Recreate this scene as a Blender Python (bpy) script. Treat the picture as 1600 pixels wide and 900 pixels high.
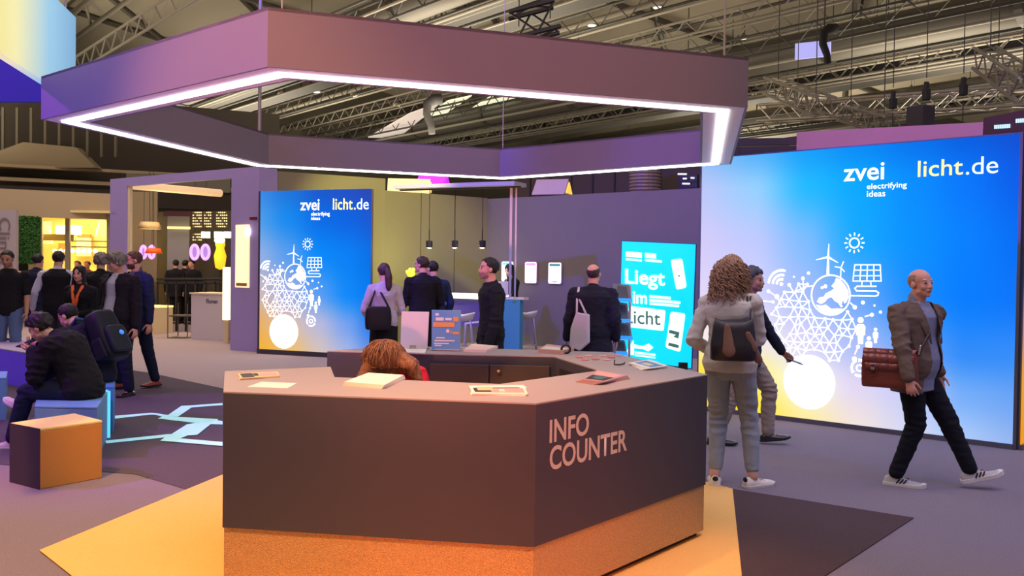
import bpy, bmesh, math, random
from mathutils import Vector, Matrix, noise, Euler
PI = math.pi
rnd = random.Random(7)
for o in list(bpy.data.objects):
    bpy.data.objects.remove(o)
SC = bpy.context.scene
COL = SC.collection
R = math.radians

# ---------------------------------------------------------------- camera
FPX, PITCH, ROLL, CAMH = 1460.0, R(-1.097), R(0.775), 1.62
def ray(px, py):
    x = (px - 800) / FPX; y = -(py - 450) / FPX
    c, s = math.cos(ROLL), math.sin(ROLL)
    x, y = c * x - s * y, s * x + c * y
    c, s = math.cos(PITCH), math.sin(PITCH)
    return Vector((x, c * 1 - s * y, s * 1 + c * y))
def G(px, py, z=0.0):                      # point of height z seen at a place in the photograph
    d = ray(px, py); return Vector((0, 0, CAMH)) + d * ((z - CAMH) / d.z)
def AT(px, py, Y):                         # point at distance Y
    d = ray(px, py); return Vector((0, 0, CAMH)) + d * (Y / d.y)
def ONP(px, py, p0, n):
    d = ray(px, py); o = Vector((0, 0, CAMH)); return o + d * ((Vector(p0) - o).dot(n) / d.dot(n))
cam = bpy.data.cameras.new('camera'); camo = bpy.data.objects.new('camera', cam); COL.objects.link(camo)
cam.sensor_width = 36; cam.lens = 36 * FPX / 1600; cam.clip_end = 400; cam.clip_start = 0.05
def _lin(x, w, y):
    c, s = math.cos(ROLL), math.sin(ROLL); x, y = c * x - s * y, s * x + c * y
    c, s = math.cos(PITCH), math.sin(PITCH); return Vector((x, c * w - s * y, s * w + c * y))
rx, fw, up = _lin(1, 0, 0), _lin(0, 1, 0), _lin(0, 0, 1)
M = Matrix((rx, up, -fw)).transposed().to_4x4(); M.translation = (0, 0, CAMH)
camo.matrix_world = M
SC.camera = camo
SC.view_settings.view_transform = 'Standard'
try: SC.view_settings.look = 'None'
except Exception: pass
SC.view_settings.exposure = 0.0; SC.view_settings.gamma = 1.0
SC.view_settings.use_curve_mapping = False

# ---------------------------------------------------------------- light
world = bpy.data.worlds.new('hall_air'); SC.world = world; world.use_nodes = True
bg = world.node_tree.nodes['Background']
bg.inputs[0].default_value = (0.78, 0.70, 0.66, 1); bg.inputs[1].default_value = 0.40
def lin(c):
    return tuple(((v / 255) / 12.92 if v / 255 <= 0.04045 else ((v / 255 + 0.055) / 1.055) ** 2.4) for v in c)
def area(name, loc, target, size, power, col, spread=180):
    l = bpy.data.lights.new(name, 'AREA'); l.energy = power; l.color = lin(col); l.size = size; l.spread = R(spread)
    o = bpy.data.objects.new(name, l); COL.objects.link(o); o.location = loc
    o.rotation_euler = (Vector(target) - Vector(loc)).to_track_quat('-Z', 'Y').to_euler(); return o
def spot(name, loc, target, angle, power, col, blend=0.6, rad=0.12):
    l = bpy.data.lights.new(name, 'SPOT'); l.energy = power; l.color = lin(col); l.spot_size = R(angle); l.spot_blend = blend
    l.shadow_soft_size = rad
    o = bpy.data.objects.new(name, l); COL.objects.link(o); o.location = loc
    o.rotation_euler = (Vector(target) - Vector(loc)).to_track_quat('-Z', 'Y').to_euler(); return o
def point(name, loc, power, col, rad=0.1):
    l = bpy.data.lights.new(name, 'POINT'); l.energy = power; l.color = lin(col); l.shadow_soft_size = rad
    o = bpy.data.objects.new(name, l); COL.objects.link(o); o.location = loc; return o

# ---------------------------------------------------------------- materials
MATS = {}
def mat(name, col, rough=0.6, metal=0.0, bump=0.0, bscale=60, var=0.0, vscale=8, emit=None, estr=1.0, alpha=None, col2=None, spec=None, trans=0.0, sheen=0.0, coat=0.0, stretch=None):
    if name in MATS: return MATS[name]
    m = bpy.data.materials.new(name); m.use_nodes = True; nt = m.node_tree; b = nt.nodes['Principled BSDF']
    c = lin(col) + (1,)
    b.inputs['Base Color'].default_value = c; b.inputs['Roughness'].default_value = rough; b.inputs['Metallic'].default_value = metal
    if spec is not None: b.inputs['Specular IOR Level'].default_value = spec
    if trans: b.inputs['Transmission Weight'].default_value = trans
    if sheen: b.inputs['Sheen Weight'].default_value = sheen
    if coat: b.inputs['Coat Weight'].default_value = coat
    if emit is not None:
        b.inputs['Emission Color'].default_value = lin(emit) + (1,); b.inputs['Emission Strength'].default_value = estr
    if alpha is not None: b.inputs['Alpha'].default_value = alpha
    tc = nt.nodes.new('ShaderNodeTexCoord'); mp = nt.nodes.new('ShaderNodeMapping'); nt.links.new(tc.outputs['Object'], mp.inputs[0])
    if stretch: mp.inputs['Scale'].default_value = stretch
    # every material carries a faint procedural unevenness
    n = nt.nodes.new('ShaderNodeTexNoise'); n.inputs['Scale'].default_value = vscale; n.inputs['Detail'].default_value = 4
    nt.links.new(mp.outputs[0], n.inputs['Vector'])
    mx = nt.nodes.new('ShaderNodeMix'); mx.data_type = 'RGBA'
    c2 = lin(col2) + (1,) if col2 else tuple(v * (1 - max(var, 0.04)) for v in c[:3]) + (1,)
    mx.inputs[6].default_value = c; mx.inputs[7].default_value = c2
    nt.links.new(n.outputs['Fac'], mx.inputs[0]); nt.links.new(mx.outputs[2], b.inputs['Base Color'])
    if bump:
        n2 = nt.nodes.new('ShaderNodeTexNoise'); n2.inputs['Scale'].default_value = bscale; n2.inputs['Detail'].default_value = 3
        bp = nt.nodes.new('ShaderNodeBump'); bp.inputs['Strength'].default_value = bump; bp.inputs['Distance'].default_value = 0.01
        nt.links.new(mp.outputs[0], n2.inputs['Vector']); nt.links.new(n2.outputs['Fac'], bp.inputs['Height']); nt.links.new(bp.outputs[0], b.inputs['Normal'])
    MATS[name] = m; return m
def emat(name, col, s=1.0):
    return mat(name, (20, 20, 20) if s < 0.01 else col, 0.7, emit=col, estr=s)

# ---------------------------------------------------------------- mesh helpers
class MB:
    def __init__(s): s.v = []; s.f = []; s.mi = []; s.cur = 0
    def add(s, vs, fs):
        k = len(s.v); s.v += [Vector(p) for p in vs]; s.f += [[i + k for i in f] for f in fs]; s.mi += [s.cur] * len(fs); return s
    def box(s, c, d, rot=None):
        x, y, z = d[0] / 2, d[1] / 2, d[2] / 2
        vs = [Vector((i * x, j * y, k * z)) for k in (-1, 1) for j in (-1, 1) for i in (-1, 1)]
        if rot is not None:
            rm = rot if isinstance(rot, Matrix) else Matrix.Rotation(rot, 3, 'Z'); vs = [rm @ v for v in vs]
        return s.add([v + Vector(c) for v in vs], [[0, 2, 3, 1], [4, 5, 7, 6], [0, 1, 5, 4], [2, 6, 7, 3], [0, 4, 6, 2], [1, 3, 7, 5]])
    def prism(s, poly, z0, z1):
        n = len(poly); a = sum(poly[i][0] * poly[(i + 1) % n][1] - poly[(i + 1) % n][0] * poly[i][1] for i in range(n))
        if a < 0: poly = poly[::-1]
        vs = [(p[0], p[1], z0) for p in poly] + [(p[0], p[1], z1) for p in poly]
        return s.add(vs, [list(range(n))[::-1], [n + i for i in range(n)]] + [[i, (i + 1) % n, n + (i + 1) % n, n + i] for i in range(n)])
    def slab(s, a, b, z0, z1, t, off=0.0):      # upright slab from a to b, thickness t pushed to the left of a->b by off
        a = Vector((a[0], a[1])); b = Vector((b[0], b[1])); d = (b - a).normalized(); n = Vector((-d.y, d.x))
        p = [a + n * off, b + n * off, b + n * (off + t), a + n * (off + t)]
        return s.prism([tuple(q) for q in p], z0, z1)
    def ringloft(s, rings, caps=True, closed=False):
        k = len(rings[0]); base = len(s.v); s.v += [Vector(p) for r in rings for p in r]; fs = []
        n = len(rings)
        for i in range(n if closed else n - 1):
            j = (i + 1) % n
            for q in range(k):
                fs.append([base + i * k + q, base + i * k + (q + 1) % k, base + j * k + (q + 1) % k, base + j * k + q])
        if caps and not closed:
            fs.append([base + q for q in range(k)][::-1]); fs.append([base + (n - 1) * k + q for q in range(k)])
        s.f += fs; s.mi += [s.cur] * len(fs); return s
    def tube(s, pts, r, n=8, closed=False):
        pts = [Vector(p) for p in pts]; m = len(pts); rr = r if isinstance(r, (list, tuple)) else [r] * m
        rings = []; ref = None
        for i, p in enumerate(pts):
            a = pts[(i - 1) % m] if (closed or i > 0) else p; b = pts[(i + 1) % m] if (closed or i < m - 1) else p
            d = (b - a).normalized()
            if ref is None:
                ref = Vector((0, 0, 1)) if abs(d.z) < 0.9 else Vector((1, 0, 0))
            u = (ref - d * ref.dot(d)); u = u.normalized() if u.length > 1e-6 else d.orthogonal().normalized()
            w = d.cross(u); ref = u
            rings.append([p + (u * math.cos(2 * PI * q / n) + w * math.sin(2 * PI * q / n)) * rr[i] for q in range(n)])
        return s.ringloft(rings, True, closed)
    def cap(s, p0, r0, p1, r1, n=12, fl=1.0, side=None):   # rounded tapered limb
        p0 = Vector(p0); p1 = Vector(p1); d = p1 - p0; L = d.length; d = d / L if L > 1e-6 else Vector((0, 0, 1))
        u = Vector(side) if side is not None else (Vector((1, 0, 0)) if abs(d.x) < 0.8 else Vector((0, 1, 0)))
        u = (u - d * u.dot(d)).normalized(); w = d.cross(u); rings = []
        def ring(c, r): rings.append([c + (u * math.cos(2 * PI * q / n) + w * (fl * math.sin(2 * PI * q / n))) * max(r, 1e-4) for q in range(n)])
        for a in (-80, -50, -22): ring(p0 + d * (math.sin(R(a)) * r0), math.cos(R(a)) * r0)
        for t in (0, .33, .66, 1): ring(p0.lerp(p1, t), r0 + (r1 - r0) * t)
        for a in (22, 50, 80): ring(p1 + d * (math.sin(R(a)) * r1), math.cos(R(a)) * r1)
        return s.ringloft(rings)
    def ell(s, c, r, rot=None, n=16, m=10):
        rings = []
        for i in range(m):
            a = -PI / 2 + PI * (i + 0.25) / (m - 0.5)
            ring = [Vector((math.cos(a) * math.cos(2 * PI * q / n) * r[0], math.cos(a) * math.sin(2 * PI * q / n) * r[1], math.sin(a) * r[2])) for q in range(n)]
            if rot is not None: ring = [rot @ p for p in ring]
            rings.append([p + Vector(c) for p in ring])
        return s.ringloft(rings)
    def lathe(s, prof, c=(0, 0, 0), n=24, rot=None):
        rings = []
        for r, z in prof:
            ring = [Vector((math.cos(2 * PI * q / n) * max(r, 1e-4), math.sin(2 * PI * q / n) * max(r, 1e-4), z)) for q in range(n)]
            if rot is not None: ring = [rot @ p for p in ring]
            rings.append([p + Vector(c) for p in ring])
        return s.ringloft(rings)
    def quad(s, a, b, c, d): return s.add([a, b, c, d], [[0, 1, 2, 3]])
    def xf(s, m):
        s.v = [m @ p for p in s.v]; return s

WM = {}
def wm(o): return WM.get(o.name, Matrix.Identity(4))
def link_mesh(name, me, mats, parent=None, local=False, smooth=False, bevel=0, solid=0):
    o = bpy.data.objects.new(name, me); COL.objects.link(o)
    for m_ in (mats if isinstance(mats, (list, tuple)) else [mats]): me.materials.append(m_)
    if parent is not None:
        o.parent = parent; WM[o.name] = wm(parent)
        if not local:
            me.transform(wm(parent).inverted())
    elif not local:
        xs = [v.co.x for v in me.vertices]; ys = [v.co.y for v in me.vertices]; zs = [v.co.z for v in me.vertices]
        c = Vector(((min(xs) + max(xs)) / 2, (min(ys) + max(ys)) / 2, min(zs)))
        me.transform(Matrix.Translation(-c)); o.location = c; WM[o.name] = Matrix.Translation(c)
    if smooth:
        for p in me.polygons: p.use_smooth = True
    if solid:
        md = o.modifiers.new('solid', 'SOLIDIFY'); md.thickness = solid; md.offset = 0
    if bevel:
        md = o.modifiers.new('bevel', 'BEVEL'); md.width = bevel; md.segments = 2; md.limit_method = 'ANGLE'
    return o
def build(name, mb, mats, parent=None, smooth=False, bevel=0, local=False, solid=0, fix=True):
    me = bpy.data.meshes.new(name); me.from_pydata([tuple(v) for v in mb.v], [], mb.f); me.update()
    if any(mb.mi):
        me.polygons.foreach_set('material_index', mb.mi)
    if fix:
        bm = bmesh.new(); bm.from_mesh(me); bmesh.ops.recalc_face_normals(bm, faces=bm.faces); bm.to_mesh(me); bm.free()
    return link_mesh(name, me, mats, parent, local, smooth, bevel, solid)
def tag(o, label=None, cat=None, group=None, kind=None):
    if label: o['label'] = label
    if cat: o['category'] = cat
    if group: o['group'] = group
    if kind: o['kind'] = kind
    return o
def thing(name, label, cat, loc=(0, 0, 0), rotz=0.0, group=None):
    o = bpy.data.objects.new(name, None); COL.objects.link(o); o.location = loc; o.rotation_euler = (0, 0, rotz)
    o.empty_display_size = 0.1
    WM[o.name] = Matrix.Translation(Vector(loc)) @ Matrix.Rotation(rotz, 4, 'Z')
    return tag(o, label, cat, group)
def struct(name, mb, m, parent=None, **k):
    o = build(name, mb, m, parent, **k)
    if parent is None: o['kind'] = 'structure'
    return o
def dup(root, loc, rotz=None, label=None, group=None):
    r = root.copy(); COL.objects.link(r); r.location = loc
    if rotz is not None: r.rotation_euler = (0, 0, rotz)
    if label: r['label'] = label
    if group: r['group'] = group
    kids = [o for o in bpy.data.objects if o.parent == root]
    for ch in kids:
        c = ch.copy(); COL.objects.link(c); c.parent = r
        for g in [o for o in bpy.data.objects if o.parent == ch]:
            d = g.copy(); COL.objects.link(d); d.parent = c
    return r
def text_mesh(s, bold=0.0, sx=1.0, thick=0.0):
    cu = bpy.data.curves.new('t', 'FONT'); cu.body = s; cu.size = 1; cu.offset = bold; cu.extrude = thick; cu.resolution_u = 4
    o = bpy.data.objects.new('t', cu); COL.objects.link(o)
    dg = bpy.context.evaluated_depsgraph_get(); me = bpy.data.meshes.new_from_object(o.evaluated_get(dg))
    bpy.data.objects.remove(o); bpy.data.curves.remove(cu); return me
def text_on(name, s, org, U, V, width, height, m, parent, bold=0.0, lift=0.004, vis=None):
    """lettering whose lower left corner stands at org on a surface spanned by U (along) and V (up)"""
    me = text_mesh(s, bold); xs = [v.co.x for v in me.vertices]; ys = [v.co.y for v in me.vertices]
    x0, x1, y0, y1 = min(xs), max(xs), min(ys), max(ys); U = Vector(U).normalized(); V = Vector(V).normalized(); N = U.cross(V)
    for v in me.vertices:
        v.co = Vector(org) + U * ((v.co.x - x0) / (x1 - x0) * width) + V * ((v.co.y - y0) / (y1 - y0) * height) + N * lift
    return link_mesh(name, me, m, parent)
def smooth(t): return t * t * (3 - 2 * t)
M_dark = mat('dark_plastic', (28, 26, 32), 0.5)
# stage lamps of the hall, soft general light and added upward fills
spot('spot_amber', (-3.6, 2.6, 7.5), (-1.9, 5.6, 0.0), 44, 3000, (255, 182, 100))
spot('spot_amber', (1.4, 2.0, 6.5), (0.3, 4.2, 0.0), 34, 900, (255, 170, 105))
spot('spot_violet', (-7.5, 2.6, 1.2), (-3.0, 6.2, 2.98), 44, 2300, (120, 92, 255))
spot('spot_pink', (-5.0, -2.0, 1.0), (-1.4, 5.6, 3.1), 24, 1000, (255, 105, 175))
spot('spot_red', (-0.5, -2.0, 1.2), (-0.6, 6.2, 2.95), 34, 1500, (255, 150, 110))
spot('spot_counter_red', (1.0, -1.5, 3.2), (0.0, 4.4, 0.62), 17, 850, (255, 85, 75), .9)
spot('spot_floor_violet', (-9.0, 6.0, 7.0), (-3.4, 9.6, 0.0), 48, 2300, (190, 80, 255))
spot('spot_blue', (6.0, 3.0, 7.5), (4.4, 8.0, 0.0), 50, 600, (120, 140, 255))
spot('spot_indigo', (-5.0, 9.0, 7.5), (2.4, 18.0, 0.2), 50, 3800, (95, 80, 255))
spot('spot_indigo', (-4.5, 6.0, 6.0), (1.2, 9.3, 3.0), 20, 1100, (80, 70, 255))
spot('spot_olive', (-2.6, 14.5, 5.5), (-2.4, 19.0, 1.8), 50, 1300, (240, 232, 120))
spot('spot_fascia', (2.0, 6.0, 7.0), (5.5, 12.5, 3.4), 30, 650, (255, 140, 235))
area('hall_soft', (0, 4, 11), (0, 8, 0), 9, 760, (235, 215, 226))  # broad soft area standing in for the hall's general light
area('hall_soft', (-10, 18, 11), (-9, 19, 0), 9, 1150, (240, 215, 214))
area('hall_soft', (9, 8, 11), (6, 9, 0), 7, 450, (225, 215, 235))
for x, y, p in ((-22, 26, 2300), (-2, 30, 1500), (16, 30, 1300), (34, 36, 1300), (-14, 46, 2000), (12, 50, 1700), (-14, 4, 600), (8, 2, 350), (26, 12, 900)):
    area('added_roof_fill', (x, y, 4.6), (x, y, 14), 6, p, (255, 240, 212))  # unseen upward areas added to brighten the roof
# ---------------------------------------------------------------- floor
def carpet(name, c1, c2, blotch=None):
    m = mat(name, c1, 0.95, bump=0.5, bscale=220, col2=c2, vscale=90, spec=0.15); return m
M_carpet = carpet('carpet_grey', (150, 138, 150), (112, 104, 116))
M_carpet_d = carpet('carpet_plum', (104, 94, 104), (78, 68, 80))
M_carpet_y = carpet('carpet_yellow', (255, 208, 130), (240, 184, 104))
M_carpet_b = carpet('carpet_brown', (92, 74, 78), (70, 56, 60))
M_carpet_l = carpet('carpet_light', (190, 172, 170), (165, 150, 152))
M_light_line = mat('projected_pale_blue', (190, 240, 245), 0.8, bump=0.2, bscale=200, emit=(120, 225, 240), estr=.28)  # projected light put into a pale colour and slight emission
def flat(name, poly, z, m, kind='structure', lab=None, cat=None, grp=None, th=0.003):
    mb = MB(); mb.prism([(p[0], p[1]) for p in poly], z - th, z); o = build(name, mb, m)
    if kind: o['kind'] = kind
    if lab: tag(o, lab, cat, grp)
    return o
mb = MB(); mb.prism([(-60, -14), (60, -14), (60, 90), (-60, 90)], -0.2, 0); struct('floor', mb, M_carpet)
flat('trim_1', [(-9, 16.9), (-5.41, 14.0), (-3.82, 12.35), (-1.2, 9.8), (3.3, 13.4), (4.2, 20), (-14, 24), (-24, 24), (-24, 18)], 0.004, M_carpet_l)
flat('trim_2', [(-6.6, 14.9), (-5.41, 14.0), (-3.82, 12.35), (-1.2, 9.8), (-1.6, 8.6), (-1.7, 6.2), (-2.9, 7.2), (-4.6, 7.6), (-7.4, 9.2)], 0.004, M_carpet_d)
flat('trim_3', [(-2.64, 5.23), (-2.22, 7.2), (-1.1, 8.7), (0.8, 8.2), (1.67, 6.96), (1.25, 4.97), (0.75, 3.3), (-0.9, 3.3)], 0.009, M_carpet_y)
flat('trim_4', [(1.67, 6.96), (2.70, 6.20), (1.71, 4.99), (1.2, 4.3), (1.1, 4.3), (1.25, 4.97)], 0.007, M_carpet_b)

# projected pale blue light, built as thin glowing strips on the carpet
def px_poly(pts): return [G(150 + x / 5.624, 560 + y / 5.625) for x, y in pts]
light_lines = [
 ([(152, 512), (480, 485), (520, 487), (600, 500), (690, 508), (690, 527), (600, 522), (520, 500), (480, 499), (152, 537)], 'projected pale blue floor line running from the seats to the first crossing'),
 ([(545, 535), (590, 515), (1070, 541), (1070, 552), (1112, 560), (1112, 588), (940, 582)], 'broad projected pale blue floor band heading to the counter corner'),
 ([(620, 515), (750, 425), (850, 420), (1112, 400), (1112, 418), (840, 438), (720, 520)], 'upper projected pale blue floor line bending toward the counter'),
 ([(80, 735), (620, 678), (760, 672), (800, 690), (740, 712), (600, 705), (90, 757)], 'long projected pale blue floor line nearest the yellow cube'),
 ([(655, 682), (800, 590), (930, 568), (1030, 570), (890, 682), (760, 690)], 'slanting projected pale blue floor band joining the two crossings'),
 ([(565, 735), (610, 705), (1112, 748), (1112, 782)], 'lowest projected pale blue floor line ending at the counter')]
for i, (p, l) in enumerate(light_lines):
    flat('projected_stripe', px_poly(p), 0.0085 + 0.0012 * i, M_light_line, None, l, 'floor marking', 'pale blue light lines projected on the floor', 0.002)

# ---------------------------------------------------------------- light walls with their printed art
M_white_e = emat('lit_white', (255, 255, 255), 1.15)
M_logo_y = emat('lit_yellow', (255, 240, 130), 1.1)
M_pale_e = emat('lit_pale', (205, 238, 255), 1.1)
M_frame = mat('frame_alu', (120, 120, 135), 0.35, 0.7)
M_dark = mat('dark_plastic', (28, 26, 32), 0.5)
def graphic_mat(name, strength):
    m = bpy.data.materials.new(name); m.use_nodes = True; nt = m.node_tree; b = nt.nodes['Principled BSDF']
    a = nt.nodes.new('ShaderNodeVertexColor'); a.layer_name = 'print'
    nt.links.new(a.outputs[0], b.inputs['Emission Color']); b.inputs['Emission Strength'].default_value = strength
    b.inputs['Base Color'].default_value = (0.0, 0.0, 0.0, 1); b.inputs['Roughness'].default_value = 0.6; b.inputs['Specular IOR Level'].default_value = 0.1
    n = nt.nodes.new('ShaderNodeTexNoise'); n.inputs['Scale'].default_value = 300
    bp = nt.nodes.new('ShaderNodeBump'); bp.inputs['Strength'].default_value = 0.05; nt.links.new(n.outputs[0], bp.inputs['Height']); nt.links.new(bp.outputs[0], b.inputs['Normal'])
    return m

def graphic(name, a, b, z0, z1, us, vs, cols, parent, strength=1.0, nx=72, nz=48, off=0.012):
    """printed fabric stretched from a to b; us, vs = knot positions 0..1 (v downward), cols = rows of colours"""
    a = Vector((a[0], a[1], 0)); b = Vector((b[0], b[1], 0)); d = (b - a).normalized(); n = Vector((d.y, -d.x, 0))
    me = bpy.data.meshes.new(name); vs_ = []; fs = []; cl = []
    def pick(u, v):
        i = max(k for k in range(len(us) - 1) if us[k] <= u + 1e-9) if u < us[-1] else len(us) - 2
        j = max(k for k in range(len(vs) - 1) if vs[k] <= v + 1e-9) if v < vs[-1] else len(vs) - 2
        fu = min(1, max(0, (u - us[i]) / (us[i + 1] - us[i]))); fv = min(1, max(0, (v - vs[j]) / (vs[j + 1] - vs[j])))
        fu = 0.5 * fu + 0.5 * smooth(fu); fv = 0.5 * fv + 0.5 * smooth(fv)
        c = [0, 0, 0]
        for q in range(3):
            t = cols[j][i][q] * (1 - fu) + cols[j][i + 1][q] * fu; w = cols[j + 1][i][q] * (1 - fu) + cols[j + 1][i + 1][q] * fu
            c[q] = t * (1 - fv) + w * fv
        return c
    for j in range(nz + 1):
        for i in range(nx + 1):
            u = i / nx; v = j / nz; p = a.lerp(b, u) + n * off; vs_.append((p.x, p.y, z1 + (z0 - z1) * v)); cl.append(lin(pick(u, v)) + (1.0,))
    for j in range(nz):
        for i in range(nx):
            k = j * (nx + 1) + i; fs.append((k, k + nx + 1, k + nx + 2, k + 1))
    me.from_pydata(vs_, [], fs); at = me.color_attributes.new('print', 'FLOAT_COLOR', 'POINT')
    for i, c in enumerate(cl): at.data[i].color = c
    return link_mesh(name, me, graphic_mat(name + '_print', strength), parent)

LA = G(1330, 670); LB = G(1586, 702.5); Ld = (LB - LA).normalized(); Ln = Vector((Ld.y, -Ld.x, 0))
La = ONP(1092, 500, LA, Ln); La.z = 0; LA0 = La; LH = 2.97
def W2(px, py): return ONP(px, py, LA, Ln)
def uv_big(px, py): p = W2(px, py); return ((p - LA0).dot(Ld), p.z)
lw = thing('light_wall', 'large backlit blue display wall behind the striding man with red bag', 'display wall', tuple(LA0 + Ld * 1.4))
mb = MB(); mb.slab(LA0, LB, 0.0, LH, 0.32, 0.0); build('body', mb, mat('wall_side', (60, 60, 78), 0.5), lw)
mb = MB(); mb.slab(LA0, LB, 0.0, 0.05, 0.03, -0.03); mb.slab(LA0, LB, LH - 0.012, LH, 0.02, -0.02)
mb.slab(LB - Ld * 0.015, LB + Ld * 0.012, 0.0, LH, 0.03, -0.03); mb.slab(LA0, LA0 + Ld * 0.015, 0, LH, 0.02, -0.02); build('frame', mb, M_frame, lw)
wl = (LB - LA0).length
bx = [1092, 1180, 1260, 1340, 1430, 1510, 1590]; us = [uv_big(x, 450)[0] / wl for x in bx]; us[0] = 0; us[-1] = 1
graphic('printed_graphic', LA0, LB, 0.05, LH - 0.01, us, [0, .13, .33, .53, .72, .86, 1.0], [
 [(150, 190, 245), (90, 180, 250), (20, 160, 250), (0, 140, 245), (0, 115, 238), (0, 95, 225), (12, 80, 212)],
 [(190, 200, 250), (150, 208, 255), (30, 185, 255), (0, 168, 255), (0, 140, 255), (0, 118, 250), (5, 92, 232)],
 [(212, 205, 250), (192, 202, 255), (125, 188, 255), (15, 168, 255), (0, 145, 255), (0, 128, 255), (0, 110, 245)],
 [(226, 214, 250), (216, 213, 255), (165, 190, 250), (110, 168, 250), (18, 140, 255), (0, 125, 255), (10, 118, 250)],
 [(250, 235, 235), (247, 236, 235), (222, 216, 250), (176, 192, 250), (112, 165, 250), (50, 140, 250), (55, 142, 250)],
 [(255, 228, 70), (255, 240, 120), (255, 255, 240), (228, 216, 245), (198, 204, 250), (118, 174, 250), (110, 165, 245)],
 [(255, 226, 30), (255, 230, 50), (255, 238, 160), (244, 228, 222), (212, 216, 246), (172, 202, 250), (150, 182, 240)]], lw, 1.0)

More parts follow.
